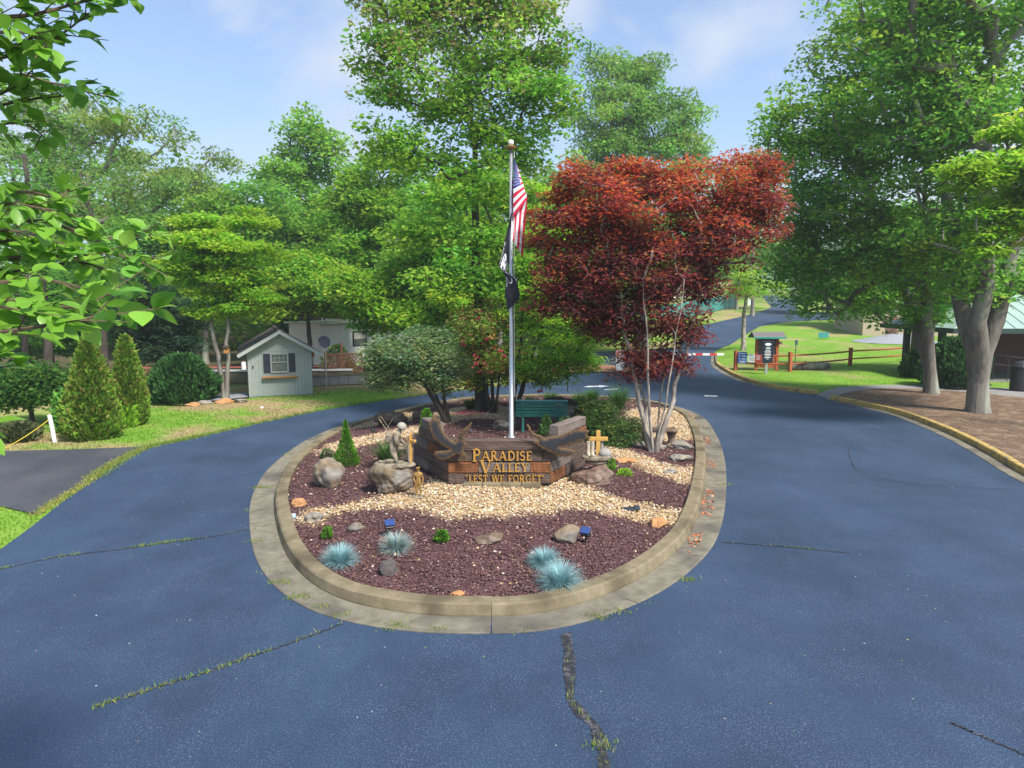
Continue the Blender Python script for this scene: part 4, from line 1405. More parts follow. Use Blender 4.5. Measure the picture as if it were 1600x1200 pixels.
# --- tan building, pale gravel heap and its kerb
p = site(1360, 527)
tb = thing('tan_building', 'plain tan building behind the right hand trees', 'building', (p.x, p.y + 1.5, p.z - .2), -.12)
MB().box((6, 4, 1.75), (12, 8, 3.5)).build('wall', M_TAN, tb)
mb = MB(); mb.add([(-.6, -.7, 3.5), (12.6, -.7, 3.5), (12.6, 8.7, 3.5), (-.6, 8.7, 3.5), (2.5, 4, 5.0), (9.5, 4, 5.0)], [(0, 1, 5, 4), (1, 2, 5), (2, 3, 4, 5), (3, 0, 4), (3, 2, 1, 0)])
mb.build('roof', M_GROOF, tb)
MB().box((2.6, -.03, 1.1), (1.0, .06, 2.1)).build('door', M_BRICK, tb)
for x in (5.0, 8.5):
    o = MB().box((x, -.03, 1.8), (1.3, .06, 1.1)).build('window', M_TRIM, tb)
    MB().box((x, -.065, 1.8), (1.15, .01, .95)).build('pane', M_GLASS, o)
gp = px_poly([(1310, 538), (1345, 527), (1400, 530), (1450, 538), (1440, 546), (1370, 546), (1330, 545)])
def heap(X, Y):
    d = np.hypot((X - 34.0) / 3.6, (Y - 60.5) / 2.4)
    return T(X, Y) + .02 + .75 * np.clip(1 - d, 0, 1) + .05 * vnoise(X, Y, 1.5, 12)
gp = [(34.0 + 3.7 * math.cos(t), 60.5 + 2.5 * math.sin(t)) for t in np.linspace(0, 2 * math.pi, 24)[:-1]]
tag(patch('gravel_heap', gp, heap, M_SAND, .4), kind='stuff')

# --- open pavilion at the right edge
p = site(1500, 601)
pv = thing('pavilion', 'dark posted open pavilion with a pale green metal roof at the right edge', 'pavilion', (p.x + 1.0, p.y + 1.6, .1), -.08)
MB().box((6, 2.7, .02), (13, 6.4, .16)).build('floor_slab', M_WALK, pv)
for i, (x, y) in enumerate([(0, 0), (.0, 1.8), (0, 3.6), (0, 5.4), (3.4, 0), (7, 0), (10.5, 0), (3.4, 5.4), (7, 5.4), (10.5, 5.4)]):
    MB().box((x, y, 1.35), (.28, .28, 2.5)).build('post', M_DGREEN, pv)
mb = MB(); mb.add([(-1.0, -1.0, 2.6), (12.5, -1.0, 2.6), (12.5, 6.4, 2.6), (-1.0, 6.4, 2.6), (3, 2.7, 4.2), (9, 2.7, 4.2)], [(0, 1, 5, 4), (1, 2, 5), (2, 3, 4, 5), (3, 0, 4), (3, 2, 1, 0)])
rf = mb.build('roof', M_GROOF, pv)
for k in range(22):       # standing seams on the front slope
    x = -.6 + k * .6
    xt = min(max(x, 3), 9)
    f_ = 1.0 if 3 <= x <= 9 else (x + 1) / 4 if x < 3 else (12.5 - x) / 3.5
    MB().tube([(x, -1.0, 2.615), (x, -1.0 + 3.7 * f_, 2.615 + 1.6 * f_)], .02, 4).build('seam', M_GROOF, rf)
for c, d in (((5.75, -1.02, 2.5), (13.6, .06, .24)), ((-1.02, 2.7, 2.5), (.06, 7.5, .24))): MB().box(c, d).build('fascia', M_DGREEN, pv)
MB().box((6.6, 4.6, 1.2), (8, .2, 2.4)).build('back_wall', M_BRICK, pv)
MB().box((9.8, 2.0, 1.2), (.2, 4.8, 2.4)).build('side_wall', M_BRICK, pv)
rl = MB()
for z in (.55, 1.0): rl.tube([(1.4, -.2, z + .35), (4.6, -1.6, z - .05)], .035, 6)
for t in np.linspace(0, 1, 7): rl.tube([(1.4 + 3.2 * t, -.2 - 1.4 * t, .1), (1.4 + 3.2 * t, -.2 - 1.4 * t, 1.35 - .4 * t)], .022, 5)
rl.build('handrail', M_BLACK, pv)
tr = thing('trash_bin', 'black lidded rubbish bin in front of the pavilion at the right edge', 'bin', site(1594, 611))
MB().lathe([(.36, 0), (.40, .1), (.40, .95), (.38, 1.0)], 20).build('drum', M_BLACK, tr)
MB().lathe([(.42, 1.0), (.42, 1.06), (.30, 1.22), (.08, 1.3)], 20).build('lid', M_BLACK, tr)

# ================================================================== THE ISLAND'S FURNITURE
# --- timber sign wall: sleepers stacked in a front face and two wings
sg = site(786, 760)
YS = sg.y + .05
xl, xr = -102 / F * YS, 62 / F * YS
sign = thing('timber_sign', 'three sided wall of stacked old timbers lettered in gold on the island', 'sign', (0, YS, sg.z))
CH = .222
def sleeper(a, b, z, h, th, m, seed):
    """one timber from a to b (plan), its front on the line"""
    r_ = np.random.default_rng(seed)
    v = Vector((b[0] - a[0], b[1] - a[1], 0)); ln = v.length
    mb = MB()
    NXs = 8
    vs = []
    for i in range(NXs + 1):
        x = ln * i / NXs
        e = r_.normal(0, .006, 4)
        c = .012
        vs += [(x, e[0], c), (x, c + e[0], 0), (x, th, 0), (x, th, h), (x, c + e[1] + .004, h + e[2] * .5), (x, e[1], h - c + e[2] * .5)]
    fs = []
    for i in range(NXs):
        for k in range(6):
            j = (k + 1) % 6
            fs.append((i * 6 + k, i * 6 + 6 + k, i * 6 + 6 + j, i * 6 + j))
    fs.append(tuple(range(6))); fs.append(tuple(NXs * 6 + k for k in range(5, -1, -1)))
    mb.add(vs, fs)
    # faces wound to point outwards
    o = mb.build('timber', m, sign, (a[0], a[1], z))
    o.rotation_euler = (0, 0, math.atan2(v.y, v.x))
    bm = bmesh.new(); bm.from_mesh(o.data); bmesh.ops.recalc_face_normals(bm, faces=bm.faces); bm.to_mesh(o.data); bm.free()
    return o
g = .006
W1 = xr - xl
rows = [  # front face lengths and materials bottom to top
    [(0, .24, M_TIMB), (.24, 1.0, M_TIMB)],
    [(0, .30, M_TIMB2), (.30, .80, M_TIMB3), (.80, 1.0, M_TIMB2)],
    [(0, .16, M_TIMB), (.16, .92, M_TIMB), (.92, 1.0, M_TIMB)],
    [(0, .06, M_TIMB), (.06, 1.0, M_TIMB)]]
for r_i, row in enumerate(rows):
    for k, (f0, f1, m) in enumerate(row):
        sleeper((xl + W1 * f0 + g, -.01 * (r_i % 2)), (xl + W1 * f1 - g, -.01 * (r_i % 2)), .03 + CH * r_i, CH - .012, .2, m, 10 * r_i + k)
dl, dr = Vector((-.95, 1.75)).normalized(), Vector((.86, 1.5)).normalized()
Lw = 1.95
for r_i in range(5):
    LL = Lw - .16 * max(0, r_i - 1)
    m_ = [[(0, .55, M_TIMB), (.55, 1, M_TIMB3)], [(0, .38, M_TIMB), (.38, 1, M_TIMB)], [(0, .3, M_TIMB), (.3, .62, M_TIMB2), (.62, 1, M_TIMB3)], [(0, .4, M_TIMB), (.4, 1, M_TIMB)], [(.45, 1, M_TIMB3)]][r_i]
    for k, (f0, f1, m) in enumerate(m_):
        a, b = Vector((xl, .02)) + dl * LL * f1, Vector((xl, .02)) + dl * (LL * f0 + .02)
        sleeper((a.x + g, a.y), (b.x, b.y), .03 + CH * r_i, CH - .012, .2, m, 50 + 10 * r_i + k)
    LL = 1.75 - .05 * (r_i % 3)
    m_ = [[(0, .4, M_TIMB2), (.4, 1, M_TIMB)], [(0, .55, M_TIMB3), (.55, 1, M_TIMB)], [(0, .5, M_TIMB), (.5, 1, M_TIMB)], [(0, .7, M_TIMB), (.7, 1, M_TIMB2)], [(.18, 1, M_TIMB3)]][r_i]
    for k, (f0, f1, m) in enumerate(m_):
        a, b = Vector((xr, .02)) + dr * (LL * f0 + .02), Vector((xr, .02)) + dr * LL * f1
        sleeper((a.x, a.y), (b.x - g, b.y), .03 + CH * r_i, CH - .012, .2, m, 150 + 10 * r_i + k)
for k in range(4):
    MB().box((xl + .35 + (W1 - .5) * (k + .5) / 4 - .05, -.06, .03), ((W1 - .5) / 4 - .012, .22, .09), bev=.01).build('base_paver', M_CONC, sign)

# carved lettering: strokes and serifs
def arc(cx, cz, rx, rz, a0, a1, n=10):
    return [(cx + rx * math.cos(R(a0 + (a1 - a0) * i / n)), cz + rz * math.sin(R(a0 + (a1 - a0) * i / n))) for i in range(n + 1)]
TK, TN = .17, .085
GL = {
 'P': (.70, [([(.17, 0), (.17, 1)], TK), (arc(.24, .74, .36, .26, 90, -90), .13)], [(.02, 0, .34), (.02, 1, .30)]),
 'A': (.92, [([(.10, 0), (.44, 1)], TN), ([(.46, 1), (.80, 0)], TK), ([(.24, .34), (.66, .34)], TN)], [(-.02, 0, .26), (.66, 0, .30)]),
 'R': (.82, [([(.17, 0), (.17, 1)], TK), (arc(.24, .75, .34, .25, 90, -90), .13), ([(.36, .5), (.72, 0)], TK)], [(.02, 0, .32), (.02, 1, .28), (.62, 0, .2)]),
 'D': (.86, [([(.17, 0), (.17, 1)], TK), (arc(.26, .5, .50, .48, 90, -90, 14), .14)], [(.02, 0, .28), (.02, 1, .28)]),
 'I': (.36, [([(.18, 0), (.18, 1)], TK)], [(.02, 0, .32), (.02, 1, .32)]),
 'S': (.62, [(arc(.30, .73, .20, .23, 30, 270) + arc(.30, .26, .22, .24, 90, -150)[1:], .13)], []),
 'E': (.66, [([(.17, 0), (.17, 1)], TK), ([(.17, .955), (.58, .955)], TN), ([(.17, .5), (.48, .5)], TN), ([(.17, .045), (.60, .045)], TN), ([(.57, .82), (.57, 1)], TN), ([(.60, 0), (.60, .2)], TN)], [(.02, 0, .3), (.02, 1, .3)]),
 'V': (.88, [([(.12, 1), (.44, 0)], TK), ([(.46, 0), (.78, 1)], TN)], [(-.02, 1, .30), (.66, 1, .26)]),
 'L': (.62, [([(.17, 0), (.17, 1)], TK), ([(.17, .045), (.56, .045)], TN), ([(.56, 0), (.56, .22)], TN)], [(.02, 0, .3), (.02, 1, .30)]),
 'Y': (.80, [([(.12, 1), (.40, .46)], TK), ([(.42, .46), (.70, 1)], TN), ([(.41, 0), (.41, .5)], TK)], [(-.02, 1, .28), (.58, 1, .24), (.26, 0, .3)]),
 'T': (.72, [([(.36, 0), (.36, 1)], TK), ([(.04, .955), (.68, .955)], TN), ([(.06, .78), (.06, 1)], TN), ([(.66, .78), (.66, 1)], TN)], [(.2, 0, .32)]),
 'W': (1.14, [([(.10, 1), (.34, 0)], TK), ([(.36, 0), (.56, .96)], TN), ([(.58, .96), (.80, 0)], TK), ([(.82, 0), (1.04, 1)], TN)], [(-.02, 1, .26), (.92, 1, .24)]),
 'F': (.62, [([(.17, 0), (.17, 1)], TK), ([(.17, .955), (.56, .955)], TN), ([(.17, .5), (.46, .5)], TN), ([(.56, .8), (.56, 1)], TN)], [(.02, 0, .32), (.02, 1, .3)]),
 'O': (.90, [(arc(.44, .5, .36, .46, 0, 360, 20), .13)], []),
 'G': (.88, [(arc(.45, .5, .36, .46, 40, 330, 16), .13), ([(.76, .08), (.76, .42)], .14)], [(.6, .42, .3)]),
 '"': (.36, [([(.08, 1), (.04, .74)], .09), ([(.24, 1), (.20, .74)], .09)], [])}
def letter(ch, x, z, h, y, parent):
    wd, strokes, serifs = GL[ch]
    mb = MB()
    dep = .022
    for si, (pl, t) in enumerate(strokes):
        yy = y - .001 * si
        for i in range(len(pl) - 1):
            (x0, z0), (x1, z1) = pl[i], pl[i + 1]
            d = Vector((x1 - x0, z1 - z0)); L_ = d.length
            if L_ < 1e-6: continue
            d /= L_; nn = Vector((-d.y, d.x)) * t / 2
            ex = d * (.02 if len(pl) > 2 else 0)
            q = [(x0 - ex.x - nn.x, z0 - ex.y - nn.y), (x1 + ex.x - nn.x, z1 + ex.y - nn.y), (x1 + ex.x + nn.x, z1 + ex.y + nn.y), (x0 - ex.x + nn.x, z0 - ex.y + nn.y)]
            mb.prism([(x + a * h, z + b * h) for a, b in q], yy - dep - .0003 * (i % 3), yy)
    for sx, sz, sw in serifs:
        s0, s1 = (sz, sz + .055) if sz < .7 else (sz - .055, sz)
        mb.prism([(x + sx * h, z + s0 * h), (x + (sx + sw) * h, z + s0 * h), (x + (sx + sw) * h, z + s1 * h), (x + sx * h, z + s1 * h)], y - dep - .004, y)
    return mb.build('letter', M_GOLD, parent)
def word(txt, x0, x1, z, h, big=None, y=-.014):
    wds = [(GL[c][0] + .09) * (big if (big and i == 0) else h) if c != ' ' else .5 * h for i, c in enumerate(txt)]
    k = (x1 - x0) / sum(wds)
    x = x0
    for i, c in enumerate(txt):
        hh = big if (big and i == 0) else h
        if c != ' ':
            o = letter(c, 0, z - (hh - h) * (.35 if hh > h else 0), hh, y, sign)
            o.location.x = x
            o.scale.x = k
        x += wds[i] * k
sc = YS / F
word('PARADISE', (737 - 800) * sc, (833 - 800) * sc, .03 + CH * 2 + .035, .185, .25)
word('VALLEY', (749 - 800) * sc, (827 - 800) * sc, .03 + CH * 1 + .03, .175, .26, -.024)
word('"LEST WE FORGET"', (726 - 800) * sc, (853 - 800) * sc, .03 + .035, .15)

# --- the two cut-metal eagles
M_EAG = attr_mat('torch_cut_steel', .6, .25, 0, var=.3, vscale=18, metal=.1)
def eagle(label, pts, Y, z_off=0, dy=0):
    P = [(p[0] / 4 + 600, p[1] / 4 + 600) for p in pts]
    W3 = [at(px, py, Y) for px, py in P]
    c = Vector((sum(p.x for p in W3) / len(W3), Y, min(p.z for p in W3)))
    poly = np.array([(p.x - c.x, p.z - c.z) for p in W3])
    poly = resample(catmull(poly, 5), 150)
    # ragged feathered outline
    r_ = np.random.default_rng(4)
    nrm = np.roll(poly, -1, 0) - np.roll(poly, 1, 0); nrm = np.stack([nrm[:, 1], -nrm[:, 0]], 1); nrm /= np.linalg.norm(nrm, axis=1)[:, None] + 1e-9
    poly = poly + nrm * (np.tile([.006, -.004, 0], 50) * r_.uniform(.3, 1.6, 150))[:, None]
    lo, hi = poly.min(0), poly.max(0)
    qx, qz = np.meshgrid(np.arange(lo[0], hi[0], .022), np.arange(lo[1], hi[1], .022))
    qx, qz = qx.ravel(), qz.ravel()
    m = inside(poly, qx, qz); qx, qz = qx[m], qz[m]
    m = dist_poly(poly, qx, qz) > .010; qx, qz = qx[m], qz[m]
    vv, ee, ff, *_ = delaunay_2d_cdt([Vector(p) for p in poly] + [Vector((a, b)) for a, b in zip(qx, qz)], [], [list(range(150))], 1, 1e-6)
    V = np.array([(v.x, v.y) for v in vv])
    d = dist_poly(poly, V[:, 0], V[:, 1])
    f = np.clip((d + r_.normal(0, .014, len(d)) - .006) / .055, 0, 1)[:, None]
    C = np.array([.125, .072, .028]) * (1 - f) + np.array([.026, .028, .034]) * f
    n = len(V)
    bow = .10 * ((V[:, 0] - V[:, 0].mean()) ** 2)
    fr = np.column_stack([V[:, 0], -bow - .006 - .012 * f[:, 0], V[:, 1]])
    bk = np.column_stack([V[:, 0], -bow + .004, V[:, 1]])
    tri = np.array([q for q in ff if len(q) == 3])
    a = V[tri[:, 1]] - V[tri[:, 0]]; b = V[tri[:, 2]] - V[tri[:, 0]]
    neg = a[:, 0] * b[:, 1] - a[:, 1] * b[:, 0] < 0
    tri[neg] = tri[neg][:, ::-1]
    edge = {}
    for t in tri:
        for i in range(3):
            e_ = (t[i], t[(i + 1) % 3])
            edge[e_] = 1
    side = []
    for (i, j) in edge:
        if (j, i) not in edge: side += [(i, i + n, j), (j, i + n, j + n)]
    Fc = np.vstack([tri, tri[:, ::-1] + n, np.array(side)])
    o = thing('metal_eagle', label, 'eagle', (c.x, c.y, c.z))
    link('silhouette', np_mesh('silhouette', np.vstack([fr, bk]), Fc, M_EAG, np.vstack([C, C])), o)
    mb = MB()
    zc = poly[:, 1].mean()
    mb.tube([(poly[:, 0].mean(), 0, zc), (poly[:, 0].mean(), dy, zc)], .015, 6)
    mb.build('mounting_rod', M_BLACK, o)
    return o
eagle('dark cut metal eagle with raised wings on the left end of the timber sign',
      [(318, 203), (330, 222), (345, 216), (356, 262), (372, 300), (405, 338), (445, 362), (458, 345), (470, 310), (495, 283), (520, 262), (550, 236), (540, 268), (520, 300), (505, 330), (502, 360), (516, 372), (520, 386), (500, 402), (496, 425), (508, 432), (524, 468), (512, 490), (495, 470), (484, 492), (472, 474), (478, 448), (455, 440), (435, 448), (400, 470), (350, 474), (314, 446), (322, 422), (380, 416), (416, 410), (385, 396), (345, 372), (312, 340), (290, 300), (282, 268), (278, 244), (300, 216)], YS - .14, dy=.16)
eagle('dark cut metal eagle swooping left on the right end of the timber sign',
      [(890, 248), (912, 262), (926, 296), (952, 312), (984, 322), (1006, 342), (1040, 328), (1080, 326), (1110, 318), (1150, 300), (1200, 286), (1250, 284), (1282, 292), (1270, 318), (1292, 336), (1250, 352), (1190, 372), (1140, 384), (1100, 398), (1150, 406), (1196, 418), (1176, 440), (1130, 454), (1080, 440), (1020, 420), (980, 396), (950, 376), (930, 362), (946, 352), (966, 352), (952, 334), (920, 314), (900, 280)], YS - .10, dy=.12)

# --- flagpole and its two flags
p = site(799, 684)
pole = thing('flagpole', 'tall silver flagpole standing behind the timber sign on the island', 'flagpole', p)
ztop = at(797, 231, p.y).z - p.z
MB().tube([(0, 0, 0), (0, 0, .03), (0, 0, .05), (0, 0, 2.6), (-.01, 0, ztop)], [.12, .12, .066, .058, .038], 16).build('shaft', M_ALU, pole, smooth=True)
MB().lathe([(.03, ztop - .05), (.15, ztop - .02), (.17, ztop + .02), (.10, ztop + .05), (.03, ztop + .06)], 16, (-.01, 0, 0)).build('truck', M_BRONZE, pole)
MB().lathe([(.01, ztop + .05), (.06, ztop + .08), (.075, ztop + .13), (.06, ztop + .18), (.01, ztop + .20)], 14, (-.01, 0, 0)).build('finial_ball', M_WHITE, pole, smooth=True)
MB().tube([(.085, -.03, 1.1), (.075, -.03, ztop - .1)], .006, 5).build('halyard', M_WHITE, pole)
MB().box((.085, -.03, 1.2), (.03, .03, .18), bev=.008).build('cleat', M_ALU, pole)
zt = at(799, 244, p.y).z
def us_map(u, v):
    k = min(u / .5, 1)
    t = max(0, (u - .5) / .5)
    x = .05 + k * .36 * (.32 + .68 * v)
    z = -1.55 * v + .48 * v * k - .30 * k * (1 - v)
    y = -.10 - .05 * math.sin(3.1 * k) + .02 * math.sin(7 * v)
    q = min(1, t * 3); q = q * q * (3 - 2 * q)
    x = x * (1 - q) + q * (.06 + .34 * min(1, max(0, (v - .5) / .5)) - .10 * t)
    z -= t * 1.48 * (.72 + .28 * v)
    y += .12 * math.sin(math.pi / 2 * min(1, t * 2.5)) - .03 * math.sin(9 * v + 2 * t) * t
    return (x, y, z)
def pow_map(u, v):
    k = min(u / .5, 1)
    t = max(0, (u - .5) / .5)
    x = .01 - k * .33 * (1 - .55 * v)
    z = -1.15 * v - k * (1.40 * (1 - v) + .42 * v)
    y = -.06 + .05 * math.sin(3.1 * k)
    q = min(1, t * 2.2); q = q * q * (3 - 2 * q)
    x = x * (1 - q) + q * (.19 - .33 * v + .03 * math.sin(9 * t))
    z -= t * (.85 + .17 * v)
    y -= .16 * math.sin(math.pi / 2 * min(1, t * 2.2)) + .03 * math.sin(8 * v + 3 * t) * t
    return (x, y, z)
def cloth(name, label, fmap, nu, nv, mats, fmat, zt):
    o = thing(name, label, 'flag', (p.x, p.y, zt))
    mb = MB()
    vs = [fmap(i / nu, j / nv) for i in range(nu + 1) for j in range(nv + 1)]
    b = [(i * (nv + 1) + j, (i + 1) * (nv + 1) + j, (i + 1) * (nv + 1) + j + 1, i * (nv + 1) + j + 1) for i in range(nu) for j in range(nv)]
    mb.v = vs; mb.f = b; mb.mi = [fmat((i + .5) / nu, (j + .5) / nv) for i in range(nu) for j in range(nv)]
    mb.build('cloth', mats, o, smooth=True)
    return o
uf = cloth('national_flag', 'red white and blue striped flag hanging limp at the top of the flagpole', us_map, 40, 52, [M_FRED, M_FWHT, M_FBLU], lambda u, v: 2 if (u < .4 and v < 7 / 13) else int(v * 13) % 2, zt)
def on_cloth(fmap, shapes, name, m, parent, asp, lift=.006):
    """flat shapes in flag space (u along the fly, v down the hoist) laid on both faces of the cloth"""
    mb = MB()
    for sgn in (-1, 1):
        for pts, fs in shapes:
            vs = []
            for u, v in pts:
                u_, v_ = min(max(u, .001), .999), min(max(v, .001), .999)
                q = Vector(fmap(u_, v_))
                du = Vector(fmap(min(u_ + .01, 1), v_)) - Vector(fmap(max(u_ - .01, 0), v_))
                dv = Vector(fmap(u_, min(v_ + .01, 1))) - Vector(fmap(u_, max(v_ - .01, 0)))
                nn = du.cross(dv)
                nn = nn.normalized() if nn.length > 1e-12 else Vector((0, 1, 0))
                vs.append(q + nn * lift * sgn)
            mb.add(vs, fs)
    return mb.build(name, m, parent)
stars = []
for r_ in range(9):
    for c_ in range(6 if r_ % 2 == 0 else 5):
        u = .4 * ((c_ * 2 + 1 + (r_ % 2)) / 12); v = 7 / 13 * (r_ + 1) / 10
        pts = [(u, v)] + [(u + (.0165 if k % 2 == 0 else .0065) * math.sin(k * math.pi / 5), v - (.031 if k % 2 == 0 else .0122) * math.cos(k * math.pi / 5)) for k in range(10)]
        stars.append((pts, [(0, k + 1, (k + 1) % 10 + 1) for k in range(10)]))
on_cloth(us_map, stars, 'star_field', M_FWHT, uf, 1.6)
zt2 = at(799, 329, p.y).z
pf = cloth('memorial_flag', 'black flag with white emblem and lettering hanging limp below the striped flag', pow_map, 40, 40, [M_FBLK], lambda u, v: 0, zt2)
def ring(cu, cv, ru, rv, n=28): return ([(cu, cv)] + [(cu + ru * math.cos(2 * math.pi * k / n), cv + rv * math.sin(2 * math.pi * k / n)) for k in range(n)], [(0, k + 1, (k + 1) % n + 1) for k in range(n)])
on_cloth(pow_map, [ring(.5, .5, .20, .30)], 'white_disc', M_FWHT, pf, 1.6, .006)
head = [(.50, .66), (.47, .56), (.455, .47), (.47, .40), (.50, .37), (.535, .38), (.55, .43), (.562, .48), (.555, .52), (.55, .56), (.535, .60), (.56, .66), (.60, .70), (.48, .74)]
on_cloth(pow_map, [(head, [tuple(range(len(head)))]), ([(.36, .42), (.40, .42), (.40, .66), (.36, .66)], [(0, 1, 2, 3)]), ([(.34, .36), (.42, .36), (.42, .42), (.34, .42)], [(0, 1, 2, 3)])], 'silhouette', M_FBLK, pf, 1.6, .010)
def cloth_text(s, size, u, v):
    mb = text_mb(s, size)
    return ([(u + q[0] / 1.6, v - q[2]) for q in mb.v], mb.f)
on_cloth(pow_map, [cloth_text('POW * MIA', .15, .5, .10), cloth_text('YOU ARE NOT', .10, .5, .87), cloth_text('FORGOTTEN', .10, .5, .955)], 'lettering', M_FWHT, pf, 1.6, .007)

# --- slatted park bench seen from behind
p = site(846, 676)
be = thing('park_bench', 'dark green slatted park bench with its back turned behind the sign', 'bench', p, R(-3))
bwid = 82 / F * p.y
for i in range(5):
    MB().box((0, .045 - .018 * i, .46 + .095 * i), (bwid, .03, .072), Euler((.17, 0, 0)), bev=.006).build('back_slat', M_GREENB, be)
MB().box((0, -.05, .46 + .095 * 4 + .055), (bwid + .02, .05, .035), Euler((.17, 0, 0)), bev=.008).build('top_rail', mat('sun_tinted_green', (.10, .26, .27), (.08, .22, .23), .4), be)  # top rail in a lighter green: sunlight put into its colour
for i in range(5):
    MB().box((0, .12 + .092 * i, .435 - .005 * i), (bwid + .08, .072, .032), bev=.006).build('seat_slat', M_GREENB, be)
for x in (-.38, 0, .38):
    MB().tube([(x * bwid * .95, .07, .40), (x * bwid * .95, .02, .52), (x * bwid * .95, -.055, .90)], [.026, .026, .022], 6).build('back_stay', M_GREENB, be)
for x in (-.38, .38):
    x = x * bwid * .95
    MB().tube([(x, .08, .41), (x, .03, .2), (x, -.01, 0)], [.034, .032, .036], 8).build('leg', M_GREENB, be)
    MB().tube([(x, .46, .41), (x, .50, .2), (x, .52, 0)], [.034, .032, .036], 8).build('leg', M_GREENB, be)
    MB().box((x, .28, .40), (.05, .44, .04)).build('seat_bearer', M_GREENB, be)

# --- small stone bench by the maple
p = site(1027, 697)
sb = thing('stone_bench', 'small low brown stone bench on the gravel beside the red maple trunk', 'bench', p, R(-6))
MB().box((0, 0, .44), (.98, .36, .08), bev=.02).build('seat', M_ROCKB, sb)
for x in (-.3, .36):
    mb = MB().lathe([(.15, 0), (.15, .05), (.10, .10), (.085, .22), (.12, .34), (.15, .40)], 8, (x, 0, 0))
    mb.build('pedestal', M_ROCKB, sb)

# --- boulders and stones
rock(507, 764, 56, 44, M_ROCK, 5, 'pale grey boulder standing alone at the left of the sign', 'boulder', rough=.07, sub=5, cat='boulder')
ped_l = rock(616, 772, 76, 44, M_ROCK, 12, 'tan boulder that carries the kneeling soldier statue', 'boulder', sink=.15, depth=.8, rough=.07, sub=5, flat_top=.30, cat='boulder')
ped_r = rock(931, 761, 66, 32, M_ROCKR, 21, 'reddish boulder right of the sign under the boots and cross memorial', 'boulder', sink=.2, rough=.07, sub=5, cat='boulder')
rock(603, 666, 50, 22, M_ROCKB, 31, 'wide dark brown rock at the back left edge of the island', 'boulder', rough=.08, sub=5, cat='boulder')
rock(660, 656, 34, 13, M_ROCKB, 33, 'low dark rock under the left rhododendron stems', 'boulder', cat='boulder')
rock(788, 674, 46, 22, M_ROCK, 35, 'slanted tan rock at the foot of the flagpole', 'boulder', cat='boulder')
rock(893, 655, 52, 22, M_ROCK, 37, 'broad tan boulder behind the right end of the green bench', 'boulder', cat='boulder')
rock(763, 851, 50, 15, M_ROCKB, 41, 'flat brown topped rock in the middle of the front mulch', sink=.35)
rock(889, 850, 44, 26, M_ROCK, 42, 'mossy grey rock left of the right hand spotlight', rough=.05)
rock(1028, 825, 34, 13, M_ROCKO, 43, 'orange tan stone on the right end of the front gravel')
rock(466, 793, 23, 11, M_ROCKO, 44, 'smooth orange stone at the left edge of the island', cuts=3)
rock(450, 807, 10, 5, M_ROCKO, 45, 'tiny tan pebble beside the pale blue cap')
rock(488, 817, 34, 12, M_ROCKG, 46, 'pale flat flagstone at the left tip of the front gravel', sink=.4)
rock(552, 832, 34, 14, M_ROCK, 47, 'low tan stone in the mulch left of the left spotlight', sink=.4)
rock(608, 900, 34, 18, M_SLATE, 48, 'dark flat stepping stone in the front mulch', sink=.55)
rock(1062, 722, 40, 11, M_ROCKG, 51, 'long pale flat stone between the maple and the right kerb')
rock(1064, 702, 46, 13, M_ROCKG, 52, 'wide grey stone against the right kerb behind the maple')
rock(1032, 701, 22, 8, M_ROCKG, 53, 'small grey stone just right of the maple trunk')
rock(996, 699, 28, 10, M_ROCKG, 54, 'grey stone left of the maple trunk by the nandina shrub')
rock(1048, 742, 24, 8, M_ROCKG, 55, 'greyish stone in the right gravel strip')
rock(978, 724, 26, 9, M_ROCKO, 56, 'tan stone at the left end of the right gravel strip')
rock(735, 676, 14, 5, M_SLATE, 57, 'small dark stone on the gravel left of the flagpole')
rock(714, 935, 22, 8, M_ROCKO, 58, 'broken orange stone near the front kerb', sink=.4)
for k, (px, py) in enumerate([(320, 633), (350, 632), (372, 631), (300, 636)]):
    rock(px, py, 26, 8, M_ROCKO if k % 2 else M_ROCKG, 60 + k, ['tan edging stone farthest right but one along the gravel apron', 'orange edging stone in the middle of the gravel apron row', 'grey edging stone nearest the shed corner', 'orange edging stone at the left end of the gravel apron'][k], 'edging_stone', group='edging stones of the gravel apron')
rock(409, 639, 6, 4, M_WHITE, 70, 'small white stone on the lawn before the shed')

